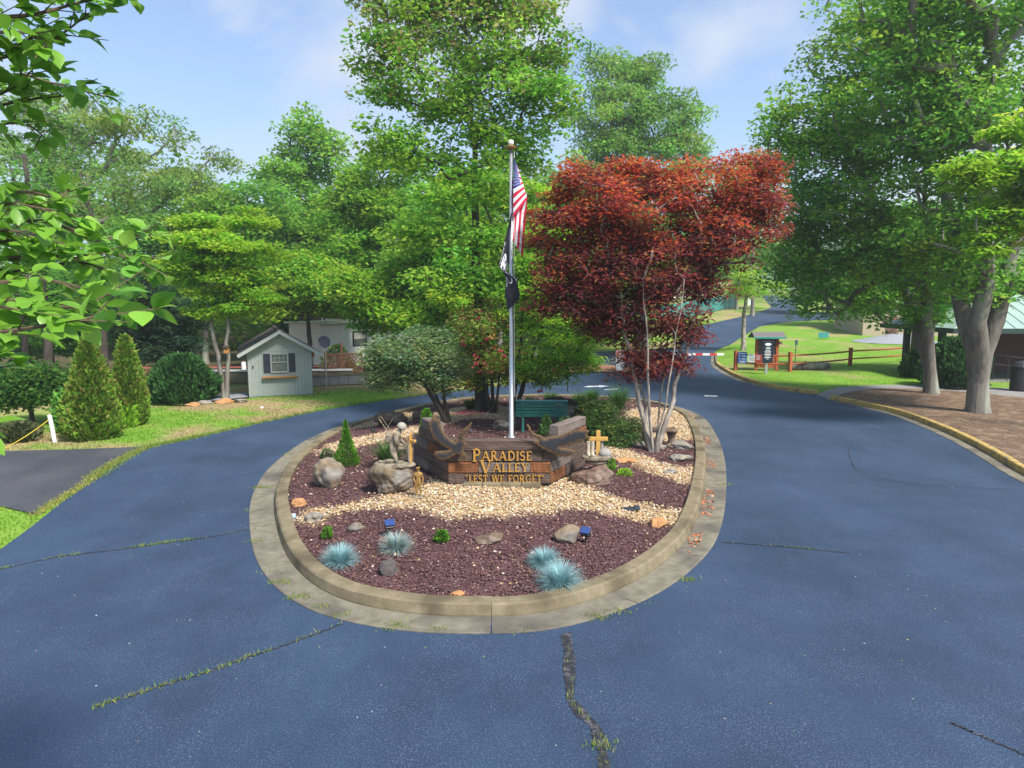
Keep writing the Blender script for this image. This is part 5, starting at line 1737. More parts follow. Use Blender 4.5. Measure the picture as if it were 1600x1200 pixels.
# --- kneeling soldier statue on the left boulder
bpy.context.view_layer.update()
def top_of(o, dx=0, dy=0):
    vs = [o.matrix_world @ v.co for v in o.data.vertices]
    c = o.location
    near_ = [v.z for v in vs if math.hypot(v.x - c.x - dx, v.y - c.y - dy) < .14]
    return Vector((c.x + dx, c.y + dy, max(near_)))
q = top_of(ped_l, -.02)
ks = thing('kneeling_soldier_statue', 'pale stone statue of a soldier kneeling with bowed head on a boulder', 'statue', q - Vector((0, 0, .02)), 0)
ks.scale = (1.08,) * 3
MB().lathe([(.37, 0), (.39, .02), (.36, .06), (.30, .075)], 18, (0, 0, 0), 1, .62).build('base', M_STONE, ks)
skin_body('body', [(0, 0, .32), (.01, 0, .45), (.05, 0, .57), (.10, 0, .635), (.125, 0, .70),
                   (-.02, -.07, .29), (.05, -.085, .12), (-.10, -.085, .105), (-.20, -.085, .09), (-.27, -.085, .11),
                   (.05, .07, .30), (.22, .075, .32), (.20, .075, .18), (.19, .075, .10), (.27, .075, .095),
                   (.04, -.11, .575), (.07, -.14, .44), (.19, -.06, .38), (.23, -.03, .36),
                   (.04, .11, .575), (.10, .13, .45), (.20, .06, .39), (.24, .03, .37)],
          [(0, 1), (1, 2), (2, 3), (3, 4), (0, 5), (5, 6), (6, 7), (7, 8), (8, 9), (0, 10), (10, 11), (11, 12), (12, 13), (13, 14), (2, 15), (15, 16), (16, 17), (17, 18), (2, 19), (19, 20), (20, 21), (21, 22)],
          [(.09, .10), (.085, .10), (.085, .11), .035, .05, .065, .055, .045, .032, .025, .065, .055, .045, .034, .026, .045, .036, .028, .026, .045, .036, .028, .026], M_STONE, ks)
h = MB().lathe([(.085, -.02), (.092, 0), (.082, .045), (.05, .078), (.01, .09)], 14).build('helmet', mat('pale_stone', (.36, .33, .27), (.25, .22, .18), .9, 12, .3), ks, (.14, 0, .715), True)
h.rotation_euler = (0, .5, 0)
MB().box((-.09, 0, .52), (.12, .18, .18), Euler((0, .3, 0)), bev=.03).build('backpack', M_STONE, ks)
MB().box((.30, 0, .33), (.045, .05, .52), bev=.006).box((.30, 0, .47), (.05, .24, .045), Euler((0, 0, .9)), bev=.006).build('cross', M_CROSS, ks)
MB().tube([(.27, -.04, .10), (.26, -.04, .35), (.25, -.035, .52)], [.02, .014, .008], 6).build('rifle', M_STONE, ks)

# --- small standing soldier figurine
p = site(654, 777)
ss = thing('soldier_figurine', 'small golden figurine of a soldier in a peaked cap standing on the mulch', 'statue', p)
ss.scale = (1.06,) * 3
MB().lathe([(.11, 0), (.115, .012), (.10, .03)], 18).build('base', M_STONE, ss)
skin_body('body', [(0, 0, .27), (0, 0, .33), (0, 0, .42), (0, 0, .465), (0, -.004, .50),
                   (-.03, 0, .25), (-.033, -.004, .145), (-.036, .002, .05), (-.045, -.03, .036), (.03, 0, .25), (.033, -.004, .145), (.036, .002, .05), (.048, -.03, .036),
                   (-.062, 0, .425), (-.085, .005, .34), (-.05, -.045, .285), (-.03, -.055, .28), (.062, 0, .425), (.082, .005, .335), (.078, -.012, .255), (.076, -.018, .235)],
          [(0, 1), (1, 2), (2, 3), (3, 4), (0, 5), (5, 6), (6, 7), (7, 8), (0, 9), (9, 10), (10, 11), (11, 12), (2, 13), (13, 14), (14, 15), (15, 16), (2, 17), (17, 18), (18, 19), (19, 20)],
          [(.046, .034), (.044, .032), (.058, .036), .018, .027, .03, .023, .016, .014, .03, .023, .016, .014, .024, .018, .014, .013, .024, .018, .014, .013], M_BRONZE, ss)
MB().lathe([(.028, 0), (.03, .006), (.04, .02), (.038, .026), (.01, .03)], 14, (0, 0, .52)).box((0, -.034, .522), (.045, .03, .006), Euler((.25, 0, 0))).build('cap', M_BRONZE, ss)
MB().tube([(-.10, -.06, .12), (-.03, -.06, .28), (.0, -.055, .36)], [.01, .008, .005], 6).build('rifle', M_BRONZE, ss)

# --- boots, helmet and cross memorial on the right boulder
q = top_of(ped_r, .02)
rock_o = link('slab', rock_mesh('slab', (.46, .34, .14), M_ROCKR, 77)); rock_o.location = q + Vector((0, -.02, .02)); tag(rock_o, 'thin reddish slab wedged between boulder and boots memorial', 'rock'); rock_o.name = 'flat_slab'
bm_ = thing('boots_memorial', 'stone boots and helmet memorial with an orange wooden cross on a boulder', 'statue', q + Vector((.01, -.03, .07)))
bm_.scale = (1.22,) * 3
MB().lathe([(.24, 0), (.26, .02), (.26, .055), (.235, .075)], 22, (0, 0, 0), 1, .72).build('base', M_STONE, bm_)
for x in (-.145, -.075):
    mb = MB().lathe([(.030, .07), (.034, .10), (.030, .17), (.036, .30), (.034, .305)], 12, (x, 0, 0))
    mb.lathe([(.033, .072), (.04, .082), (.036, .105), (.02, .125), (.01, .13)], 12, (x, -.055, 0), .9, 1.7)
    mb.build('boot', mat('pale_boot_stone', (.5, .44, .34), (.36, .31, .23), .85, 12, .3), bm_)
mb = MB().lathe([(.105, .075), (.112, .085), (.10, .13), (.075, .165), (.03, .185), (.005, .19)], 16, (.13, -.01, 0))
mb.build('helmet', mat('grey_stone_helmet', (.30, .29, .26), (.23, .22, .2), .85, 12, .2), bm_, smooth=True)
MB().tube([(.085, .04, .07), (.085, .04, .30)], .03, 10).build('rifle_butt', mat('grey_stone_helmet', (.3, .29, .26)), bm_)
MB().box((.02, .0, .28), (.068, .05, .41), bev=.006).box((.02, -.003, .345), (.32, .052, .065), bev=.006).build('cross', M_CROSS, bm_)

# --- solar spotlights, cap, edging piece, stake light
for (px, py, rz, lab) in [(609, 838, .4, 'dark solar spotlight behind the left straw coloured fescue'), (915, 850, -.5, 'dark solar spotlight right of the mossy grey rock')]:
    o = thing('solar_spotlight', lab, 'spotlight', site(px, py), rz, group='solar spotlights on the island')
    MB().tube([(0, 0, 0), (0, 0, .14)], .018, 8).build('stake', M_BLACK, o)
    MB().box((0, 0, .17), (.14, .09, .10), Euler((-.5, 0, 0)), bev=.015).build('lamp_housing', M_BLACK, o)
    MB().box((0, -.02, .235), (.155, .13, .014), Euler((.55, 0, 0)), bev=.004).build('solar_panel', M_SOLAR, o)
o = thing('stake_light', 'small dark round stake light in the mulch behind the kneeling statue', 'spotlight', site(583, 688))
MB().tube([(0, 0, 0), (0, 0, .22)], .014, 6).build('stake', M_BLACK, o); MB().lathe([(.05, .22), (.07, .25), (.07, .30), (.02, .33)], 12).build('lamp_head', M_BLACK, o)
o = thing('lamp_globe', 'dark round lamp head left of the timber wall end', 'spotlight', site(636, 722))
MB().tube([(0, 0, 0), (0, 0, .3)], .016, 6).build('stake', M_BLACK, o); MB().lathe([(.02, .28), (.065, .31), (.08, .36), (.065, .41), (.02, .44)], 14).build('lamp_head', M_BLACK, o, smooth=True)
o = MB().lathe([(.038, 0), (.04, .06), (.034, .075), (.01, .078)], 14).build('pipe_cap', M_PALEBLUE, None, site(459, 810))
tag(o, 'pale blue pipe cap standing in the mulch at the left edge', 'cap')
mb = MB().box((0, 0, .03), (.34, .16, .025), Euler((0, -.08, 0)), bev=.008); mb.box((.12, 0, .05), (.10, .14, .05), bev=.01)
o = mb.build('slate_scrap', M_SHUT, None, site(985, 798)); tag(o, 'flat dark blue grey piece lying on the right front mulch', 'panel')
o = MB().tube([(0, 0, 0), (0, 0, .95)], .03, 8).build('black_stake', M_BLACK, None, site(887, 613)); tag(o, 'thin black stake at the back edge of the island', 'stake')
# dead root wood behind the bench
p = site(880, 650)
o = thing('driftwood', 'dark arching dead root behind the right end of the green bench', 'driftwood', p)
MB().tube([(-.9, .2, .05), (-.55, .1, .42), (-.1, .0, .52), (.3, .05, .36), (.6, 0, .02)], [.12, .13, .12, .10, .07], 9).build('root', M_BARKD, o, smooth=True)
MB().tube([(-.1, 0, .5), (.25, -.1, .52), (.45, -.1, .40)], [.07, .05, .03], 7).build('side_root', M_BARKD, o, smooth=True)

# ================================================================== PLANTS
SPRING = [(.175, .37, .036), (.22, .43, .045), (.14, .32, .034), (.27, .44, .065)]
BRIGHT = [(.25, .48, .028), (.31, .53, .04), (.20, .42, .026), (.36, .54, .07)]
OLIVE = [(.20, .33, .06), (.24, .37, .08), (.16, .28, .048), (.29, .40, .12)]
MID = [(.155, .345, .05), (.19, .39, .055), (.125, .29, .045), (.23, .41, .065)]
DEEP = [(.115, .31, .055), (.14, .35, .06), (.095, .265, .046), (.17, .37, .06)]
DARK = [(.04, .12, .032), (.055, .15, .038), (.033, .095, .028), (.075, .18, .05)]
THUJA = [(.14, .28, .03), (.18, .32, .035), (.11, .23, .028), (.22, .34, .05), (.22, .21, .05)]
REDM = [(.24, .05, .055), (.18, .042, .058), (.30, .065, .048), (.13, .04, .055), (.27, .12, .06)]
REDTOP = [(.56, .10, .034), (.44, .075, .038), (.58, .18, .055), (.32, .06, .045)]  # brighter red for the upper leaves: sun on the crown put into the colour

# --- tall sparse maple at the back of the island, its trunk behind the azaleas
b = site(752, 643)
tree('maple_tree', 'tall sparse green maple with a dark trunk rising behind the flagpole', 'tree', b, b.y + .4,
     [(735, 60, 130, 110), (640, 110, 75, 60), (850, 85, 55, 85), (730, -50, 140, 90), (625, 215, 60, 35), (690, 235, 90, 50), (820, 230, 85, 45), (595, 40, 40, 55), (590, 130, 36, 26), (760, 160, 120, 60), (870, 160, 36, 34), (560, -20, 30, 40), (715, 300, 66, 30, -.8), (770, 300, 50, 28, -.8), (735, 365, 66, 40, -1.3), (690, 430, 60, 34, -1.2), (790, 440, 46, 36, -1.0), (640, 380, 50, 36, -.6), (745, 440, 40, 26, -1.4)],
     46000, .185, SPRING, .19, 280, 1, clump=.40, clump_z=.5, fork=.28, top=at(735, 60, b.y + .6), bark=M_BARKD, expo=.5, top_col=[(.2, .26, .06), (.24, .22, .09)])
# --- red japanese maple
b = site(1021, 706)
tree('japanese_maple', 'wide japanese maple with dark red and orange leaves and pale multi stemmed trunk', 'tree', b, b.y + .3,
     [(1000, 330, 105, 60), (920, 330, 66, 60), (1110, 310, 84, 64), (1170, 300, 48, 60), (1140, 380, 74, 56), (1000, 400, 135, 60), (900, 420, 66, 50), (870, 350, 38, 60), (950, 470, 95, 50), (1045, 470, 84, 50), (1000, 280, 70, 28), (905, 285, 30, 30), (1058, 520, 44, 28), (990, 514, 72, 30), (890, 470, 54, 32), (1020, 556, 56, 18), (1188, 335, 30, 56), (925, 498, 48, 24), (1105, 450, 34, 34), (1010, 578, 56, 18), (1005, 560, 34, 16), (1045, 566, 36, 16), (1020, 265, 20, 16), (1195, 262, 20, 20), (885, 275, 18, 16)],
     62000, .15, REDM, .068, 520, 2, clump=.25, clump_z=.48, stems=6, spread=.24, fork=.62, top=at(1030, 440, b.y + .3), bark=M_BARKM, aspect=.36, flat_=.8, droop=.2, top_col=REDTOP, expo=.36)
# --- lime dogwood left with two stems
b = site(353, 624)
tree('dogwood_tree', 'layered lime green dogwood with two slim stems left of the shed', 'tree', b, b.y + .3,
     [(330, 375, 95, 24), (300, 345, 50, 16), (290, 430, 70, 20), (375, 440, 70, 24), (335, 405, 80, 18), (350, 485, 56, 20), (262, 418, 50, 14), (415, 400, 30, 16), (380, 345, 45, 18), (330, 460, 46, 16), (400, 470, 40, 16)],
     30000, .19, BRIGHT, .10, 170, 3, clump=.36, clump_z=.30, stems=2, spread=.10, fork=.5, bark=M_BARK, flat_=.7, shell=.6, top=at(335, 400, b.y + .3))
p = at(354, 547, b.y - .25)
o = thing('birdhouse', 'small orange brown birdhouse hung on the dogwood stem left of the shed', 'birdhouse', p)
MB().box((0, 0, 0), (.17, .16, .24)).build('box', M_WOODB, o); MB().box((0, -.02, .14), (.24, .26, .03), Euler((.2, 0, 0))).build('roof', M_BARKD, o)
MB().lathe([(.025, 0), (.025, .012)], 10).build('entrance_hole', M_BLACK, o, (0, -.079, .04), rot=(R(90), 0, 0))

# --- big shade trees on the right
b = site(1455, 615)
tree('shade_tree', 'large grey trunked shade tree on the straw bed nearer the pavilion', 'tree', b, b.y - .2,
     [(1380, 300, 130, 80), (1310, 370, 105, 60), (1285, 245, 84, 74), (1400, 170, 120, 90), (1340, 90, 80, 74), (1275, 430, 66, 40), (1400, 420, 105, 50), (1245, 330, 52, 70), (1222, 190, 30, 40), (1380, 20, 90, 60), (1240, 190, 46, 66), (1300, 470, 70, 24), (1440, 470, 60, 28), (1250, 400, 50, 50), (1330, 200, 80, 60), (1400, 492, 66, 18)],
     52000, .205, DEEP + MID + SPRING, .25, 380, 4, clump=.5, clump_z=.42, fork=.36, top=at(1415, 190, b.y - .2), top_col=SPRING, expo=.44, stems=3, split=.16, spread=.20)
b = site(1527, 645)
tree('shade_tree', 'largest furrowed trunk shade tree nearest the right edge', 'tree', b, b.y,
     [(1540, 250, 110, 100), (1570, 90, 110, 90), (1490, 370, 85, 50), (1470, 60, 100, 70), (1600, 400, 70, 50), (1450, 200, 80, 70), (1530, -40, 150, 70), (1420, 130, 50, 50), (1660, 200, 80, 120), (1530, 420, 60, 36), (1380, 40, 60, 60), (1500, 150, 80, 60), (1560, 462, 50, 24), (1500, 446, 60, 24)],
     43000, .195, DEEP + MID + SPRING, .31, 310, 5, clump=.5, clump_z=.42, fork=.36, top=at(1545, 150, b.y), top_col=SPRING, expo=.44, stems=3, split=.14, spread=.20)
b = site(1432, 583)
tree('shade_tree', 'pale trunk tree further back behind the split rail fence end', 'tree', b, b.y + .5,
     [(1390, 450, 80, 44), (1470, 420, 80, 55), (1345, 460, 50, 34), (1430, 360, 80, 50), (1500, 470, 50, 36), (1560, 430, 60, 40)],
     30000, .22, MID + SPRING, .36, 150, 6, clump=.55, fork=.5, top=at(1440, 360, b.y + .5))
b = Vector((17.6, 19.4, .2))
tree('dogwood_tree', 'bright lime leaved tree reaching in from the right edge', 'tree', b, 19.4,
     [(1560, 262, 66, 24), (1530, 330, 46, 16), (1580, 200, 56, 22), (1575, 365, 46, 18), (1640, 300, 70, 90), (1600, 310, 50, 24), (1560, 395, 30, 10), (1500, 258, 30, 9), (1700, 250, 80, 80), (1530, 285, 40, 10)],
     18000, .2, BRIGHT, .17, 150, 7, clump=.33, clump_z=.24, fork=.5, top=(16.6, 19.4, 8.6), flat_=.85, droop=.35)
b = site(1161, 548)
tree('young_maple', 'young tree with slim pale trunk and lime crown behind the blue sign', 'tree', b, b.y, [(1178, 440, 34, 26), (1155, 455, 22, 16), (1200, 455, 24, 18), (1165, 420, 24, 16)], 5000, .2, BRIGHT, .19, 40, 8, clump=.4, bark=M_BARKM, fork=.6, top=at(1165, 430, b.y))

# --- rhododendron and azaleas at the island's back, green maple by the bench
b = site(700, 661)
rt, A_ = tree('rhododendron', 'broad grey green rhododendron on twisting dark stems at the left of the flagpole', 'shrub', b, b.y - .2,
     [(640, 560, 64, 36), (598, 560, 36, 30), (690, 568, 36, 36), (618, 590, 46, 16), (660, 535, 50, 20), (595, 595, 26, 12), (700, 600, 22, 14)],
     14000, .14, [(.13, .24, .075), (.165, .28, .095), (.095, .18, .06), (.22, .31, .14), (.28, .34, .2)], .085, 150, 9, clump=.20, clump_z=.7, stems=3, spread=.22, fork=.25, bark=M_BARKD, aspect=.36, flat_=.5, droop=-.1, top=at(660, 565, b.y - .2))
b = site(771, 646)
rt, A_ = tree('azalea', 'flowering azalea with scattered red blooms behind the flagpole', 'shrub', b, b.y,
     [(748, 512, 40, 36), (772, 560, 46, 32), (728, 560, 26, 30), (800, 580, 26, 20), (760, 480, 24, 16), (745, 595, 26, 14)],
     11000, .13, [(.20, .36, .05), (.24, .40, .065), (.15, .29, .05), (.33, .31, .10), (.44, .2, .09)], .07, 120, 10, clump=.22, clump_z=.6, stems=4, spread=.16, fork=.3, bark=M_BARKD, aspect=.4, flat_=.5, top=at(765, 540, b.y))
def blooms(name, label, root, pts, Y, size, n=9):
    for i, (px, py) in enumerate(pts):
        c = at(px, py, Y - .45 - .2 * (i % 3)) - root.location
        mb = MB()
        r_ = np.random.default_rng(i + 5)
        for k in range(n):
            d = Vector(r_.normal(size=3)); d.z = abs(d.z) * .6; d.normalize()
            a = d.orthogonal().normalized(); b2 = d.cross(a)
            s_ = size * r_.uniform(.5, .9)
            c0 = c + d * size * .35
            mb.add([c0, c0 + a * s_ * .5 + d * s_ * .4, c0 + d * s_ * .9, c0 - a * s_ * .5 + d * s_ * .4], [(0, 1, 2, 3)])
            mb.add([c0, c0 + b2 * s_ * .5 + d * s_ * .4, c0 + d * s_ * .8, c0 - b2 * s_ * .5 + d * s_ * .4], [(0, 1, 2, 3)])
        mb.build(name, M_PETAL, root)
blooms('bloom', '', rt, [(748, 488), (748, 500), (762, 532), (783, 556), (743, 558), (759, 570), (769, 575), (750, 582), (765, 583), (718, 562), (787, 558), (815, 484), (805, 552), (817, 551), (744, 570), (771, 545), (735, 575), (781, 550), (752, 566), (724, 540)], b.y, .11)
b = site(803, 643)
rt, A_ = tree('green_maple', 'light green feathery maple spreading above the green bench', 'tree', b, b.y - .6,
     [(850, 455, 50, 22), (835, 500, 56, 22), (872, 540, 58, 24), (845, 575, 50, 20), (905, 515, 40, 24), (890, 570, 50, 14), (800, 440, 36, 20), (862, 595, 36, 10), (915, 556, 26, 12), (840, 415, 40, 18)],
     24000, .14, [(.24, .46, .035), (.30, .52, .05), (.19, .40, .035), (.14, .31, .035)], .085, 170, 11, clump=.26, clump_z=.3, stems=2, spread=.1, fork=.45, bark=M_BARKD, aspect=.36, flat_=.8, droop=.35, top=at(840, 470, b.y - .3))
blooms('bloom', '', rt, [(890, 562), (877, 574), (869, 582), (845, 613), (893, 558)], b.y - .6, .15)

# --- background trees, each standing in the wood behind
bgt = [
 ('oak_tree', 'broad olive oak at the far left, tallest crown against the sky', 46, [(95, 235, 105, 70), (150, 190, 60, 46), (235, 225, 62, 66), (60, 170, 60, 40), (250, 300, 90, 50), (120, 320, 120, 60), (310, 290, 40, 34), (345, 262, 22, 22), (30, 330, 60, 60)], 30000, OLIVE, .40, 0),
 ('poplar_tree', 'tall narrow poplar with open top standing left of the centre', 52, [(475, 205, 40, 40), (500, 235, 34, 36), (450, 270, 46, 40), (480, 320, 76, 60), (430, 380, 70, 60), (510, 400, 60, 60)], 20000, MID + SPRING, .32, 1),
 ('maple_tree', 'rounded spring green maple between the poplar and the flagpole', 43, [(600, 280, 60, 56), (560, 340, 70, 50), (630, 350, 70, 50), (580, 420, 80, 60), (540, 300, 24, 34)], 24000, SPRING, .28, 2),
 ('maple_tree', 'dense green maple directly left of the flags', 37, [(700, 330, 70, 46), (680, 400, 84, 56), (730, 440, 60, 50), (640, 460, 76, 50), (590, 490, 66, 30)], 24000, MID + SPRING, .25, 3),
 ('dogwood_tree', 'lime leaved tree glowing right behind the flags', 33, [(800, 310, 56, 26), (780, 360, 70, 24), (840, 370, 46, 34), (770, 410, 66, 22), (835, 420, 50, 26), (800, 465, 60, 22), (735, 285, 40, 22), (690, 290, 30, 14), (720, 470, 50, 20)], 24000, BRIGHT, .18, 4),
 ('oak_tree', 'tall olive oak right of the centre above the red maple', 58, [(985, 140, 62, 56), (945, 190, 60, 70), (1040, 200, 56, 56), (1080, 210, 30, 50), (1000, 240, 100, 40), (930, 110, 26, 30), (1000, 100, 36, 24)], 26000, OLIVE + MID, .42, 5),
 ('maple_tree', 'mid green tree filling behind the red maple crown', 48, [(900, 300, 60, 56), (990, 320, 80, 60), (1080, 300, 60, 50), (930, 400, 60, 60), (1040, 400, 80, 60), (1130, 330, 40, 60)], 24000, MID + OLIVE, .3, 6),
 ('maple_tree', 'yellowish green low tree in the wood above the shed roof', 40, [(470, 430, 60, 36), (430, 470, 56, 30), (520, 455, 56, 36), (560, 460, 30, 20)], 18000, SPRING + BRIGHT, .2, 7),
 ('maple_tree', 'leafy green tree beyond the lime dogwood', 44, [(400, 330, 60, 50), (370, 400, 70, 50), (300, 370, 60, 40), (330, 320, 40, 26), (210, 390, 60, 50)], 18000, MID, .25, 8),
 ('pine_tree', 'dark feathery pine standing between the arborvitae and the dogwood', 34, [(240, 470, 46, 30), (215, 510, 40, 26), (270, 505, 46, 26), (235, 545, 50, 26), (300, 480, 26, 30), (235, 430, 26, 26), (285, 540, 36, 24)], 15000, [(.04, .10, .055), (.055, .125, .065), (.03, .075, .04), (.075, .14, .07)], .17, 9),
 ('wild_cherry', 'shaded green tree in the wood at the far left edge', 36, [(60, 470, 90, 60), (140, 460, 70, 60), (20, 530, 60, 40), (110, 530, 60, 36)], 18000, DEEP, .2, 10),
 ('small_maple', 'low spreading green maple on a short dark trunk at the left edge', 22, [(40, 605, 50, 22), (80, 615, 24, 16), (15, 622, 30, 16), (55, 585, 36, 12)], 9000, [(.085, .19, .035), (.11, .23, .045), (.07, .15, .03)], .10, 11),
 ('far_poplar', 'pale treetop peeping between the red maple and the shade trees', 92, [(1165, 262, 24, 26), (1190, 250, 18, 20), (1150, 300, 30, 40), (1185, 320, 30, 40)], 6000, OLIVE, .3, 12),
 ('cedar_tree', 'dark evergreen with low boughs beside the far road bend', 95, [(1265, 430, 40, 34), (1300, 440, 40, 30), (1330, 455, 30, 22), (1255, 462, 24, 12), (1285, 400, 40, 30)], 15000, DARK, .3, 13),
 ('maple_tree', 'mid green tree beyond the teal court fence', 105, [(1130, 405, 40, 34), (1085, 420, 40, 30), (1190, 395, 34, 28), (1215, 410, 24, 20)], 14000, MID + SPRING, .3, 14),
 ('maple_tree', 'shady green tree filling the gap behind the tan building', 74, [(1330, 430, 60, 46), (1400, 440, 70, 46), (1480, 430, 60, 46), (1560, 440, 70, 46), (1440, 370, 90, 50)], 16000, MID + SPRING, .3, 15),
 ('maple_tree', 'low bright green tree between the mobile home and the azaleas', 36, [(630, 490, 60, 26), (690, 490, 50, 34), (575, 462, 46, 30), (540, 440, 40, 26)], 14000, SPRING + BRIGHT, .16, 17),
 ('maple_tree', 'green tree over the entrance lane behind the azaleas', 46, [(880, 480, 60, 46), (800, 500, 50, 36), (940, 500, 40, 40), (860, 430, 60, 36), (700, 520, 50, 26)], 16000, MID + SPRING, .22, 16)]
kw = {'poplar_tree': dict(flat_=.4), 'pine_tree': dict(aspect=.18, clump_z=.3, flat_=.75), 'cedar_tree': dict(aspect=.3, clump_z=.35), 'dogwood_tree': dict(clump_z=.32, flat_=.7), 'oak_tree': dict(aspect=.34, droop=.5, flat_=.5)}
LK = .0092
for (nm, lab, Y, bl, n, pal, tr_, sd_) in bgt:
    cx = sum(q[0] * q[2] for q in bl) / sum(q[2] for q in bl)
    bb = at(cx, 600, Y); z = float(T0(bb.x, Y))
    big = max(q[2] for q in bl) * Y / F
    tree(nm, lab, 'tree', (bb.x, Y, z), Y, bl, int(n * 1.25), min(.42, LK * Y ** .92) if nm != 'pine_tree' else .34, pal, tr_ * .8, 190, 40 + sd_, clump=max(.35, .0125 * Y), fork=.3, bark=M_BARKD if sd_ % 2 else M_BARK, group='background trees', **{**dict(clump_z=.5), **kw.get(nm, {})}) 
# the deep wood behind them, one mass
rgw = np.random.default_rng(99)
woods = []
for k in range(150):
    Y = rgw.uniform(56, 82)
    px = rgw.uniform(-120, 975)
    py = rgw.uniform(300, 545)
    woods.append((px, py, 46, 40, 0 * Y))
Aw = []
for q in woods:
    Y = rgw.uniform(54, 80)
    c = np.array(at(q[0], q[1], Y)); Aw.append(c + rgw.normal(size=(14, 3)) * np.array([2.6, 2.2, 2.0]))
for k in range(60):      # beyond the road, right
    Y = rgw.uniform(125, 190); c = np.array(at(rgw.uniform(1060, 1700), rgw.uniform(380, 450), Y)); Aw.append(c + rgw.normal(size=(14, 3)) * np.array([5, 4, 4.2]))
Aw = np.vstack(Aw); Aw = Aw[Aw[:, 2] > T0(Aw[:, 0], Aw[:, 1]) + .4]
ix = rgw.integers(0, len(Aw), 100000)
Pw = Aw[ix] + rgw.normal(size=(100000, 3)) * np.array([.9, .9, .5])
o = leaf_object('deep_wood', Pw, .56, rgw, SPRING + OLIVE + MID, tint=rgw.uniform(.7, 1.3, (len(Aw), 1))[ix] * np.ones((1, 3)), flatness=.6)
tag(o, kind='stuff')
# bare trunks standing in the wood on the left
for k, (px, py, Y, r_, lab) in enumerate([(78, 640, 27, .17, 'dark trunk at the left edge between low maple and arborvitae'), (43, 640, 30, .14, 'slim dark trunk nearest the left edge of the photograph'), (166, 630, 31, .16, 'dark trunk showing between the two arborvitae')]):
    q = at(px, 600, Y)
    o = thing('wood_trunk', lab, 'tree', (q.x, Y, 0), 0)
    pts = [(random.uniform(-.05, .05) * i, random.uniform(-.05, .05) * i, i * 1.2) for i in range(9)]
    MB().tube(pts, [r_ * 1.25, r_] + [r_ * (1 - .08 * i) for i in range(1, 8)], 9).build('trunk', M_BARKD, o, smooth=True)
    Aq = np.array(pts[4:]); Pq = Aq[rng.integers(0, 5, 1500)] + rng.normal(size=(1500, 3)) * np.array([1.1, 1.1, .7])
    leaf_object('crown', Pq, .2, rng, DEEP, parent=o)

# --- arborvitae, holly and other shrubs on the left lawn
def thuja(px, py, wpx, hpx, n, seed, label, pal=THUJA, power=.75, name='arborvitae', cat='shrub', leaf=.13, lean=0, zb=0.0, double=False):
    b = site(px, py)
    sc = b.y / F
    wd, ht = wpx * sc / 2, hpx * sc
    r_ = np.random.default_rng(seed)
    o = thing(name, label, cat, b)
    t = r_.uniform(zb, 1, n) ** 1.15
    prof = np.minimum(1.0, (1 - t) ** power * 1.25) * (1 - .25 * np.clip(.12 - t, 0, 1) / .12)
    az = r_.uniform(0, 2 * math.pi, n)
    bump = 1 + .13 * np.sin(az * 3 + t * 7 + seed) + .09 * np.sin(az * 7 - t * 15) + .06 * np.sin(az * 11 + t * 31)
    rad = wd * prof * bump * np.sqrt(r_.uniform(.45, 1.05, n))
    P = np.column_stack([np.cos(az) * rad + lean * t * ht, np.sin(az) * rad, t * ht])
    L_ = leaf * r_.uniform(.6, 1.3, n)
    outw = np.column_stack([np.cos(az), np.sin(az), r_.uniform(.6, 1.8, n)]); outw /= np.linalg.norm(outw, axis=1)[:, None]
    outw = outw + r_.normal(0, .25, (n, 3))
    s = np.cross(outw, r_.normal(size=(n, 3))); s /= np.linalg.norm(s, axis=1)[:, None] + 1e-9
    V = np.empty((n, 4, 3))
    V[:, 0] = P; V[:, 1] = P + outw * (L_ * .5)[:, None] + s * (L_ * .3)[:, None]; V[:, 2] = P + outw * L_[:, None]; V[:, 3] = P + outw * (L_ * .5)[:, None] - s * (L_ * .3)[:, None]
    V[..., 2] = np.maximum(V[..., 2], .01)
    pal = np.asarray(pal)
    c = pal[r_.integers(0, len(pal), n)] * (r_.uniform(.7, 1.3, n) * (.85 + .3 * vnoise(az * 1.5 + 5, t * 9, 1, seed)))[:, None]
    link('foliage', np_mesh('foliage', V.reshape(-1, 3), np.arange(n * 4).reshape(-1, 4), M_NEEDLE, np.repeat(c, 4, 0)), o)
    MB().tube([(0, 0, -.05), (0, 0, ht * .3), (lean * ht * .8, 0, ht * .85)], [max(.02, wd * .1), max(.015, wd * .08), .01], 7).build('stem', M_BARKD, o)
    return o
thuja(147, 686, 74, 156, 15000, 1, 'large cone shaped arborvitae, the bigger and nearer of the two')
thuja(204, 664, 52, 138, 10000, 2, 'narrower arborvitae standing right behind the larger one')
thuja(197, 668, 30, 32, 1200, 3, 'small bright leafy bush between the arborvitae', BRIGHT, .4, 'leafy_bush', leaf=.16)
thuja(288, 628, 92, 72, 9000, 4, 'dark rounded holly bush behind the left lawn', DARK, .42, 'holly_bush', leaf=.16)
thuja(242, 624, 50, 42, 2500, 5, 'thin reddish brown bush left of the dark holly', [(.22, .12, .07), (.26, .16, .09), (.15, .10, .06), (.14, .16, .06)], .5, 'reddish_bush', leaf=.16)
thuja(528, 590, 50, 50, 1500, 6, 'light green bush before the lattice screen', [(.12, .2, .06), (.09, .16, .05)], .5, 'leafy_bush', leaf=.14)
thuja(465, 545, 80, 60, 5000, 7, 'feathery blue green bush behind the shed roof', [(.06, .13, .06), (.08, .16, .07)], .5, 'feathery_bush', leaf=.22)
thuja(30, 690, 52, 26, 2200, 8, 'ragged low weeds and brush beside the white post', [(.10, .14, .05), (.16, .15, .07), (.07, .10, .04)], .35, 'low_brush', leaf=.14)
thuja(104, 676, 30, 60, 1500, 9, 'dull shaded bush left of the large arborvitae', DEEP, .5, 'shaded_bush', leaf=.16)
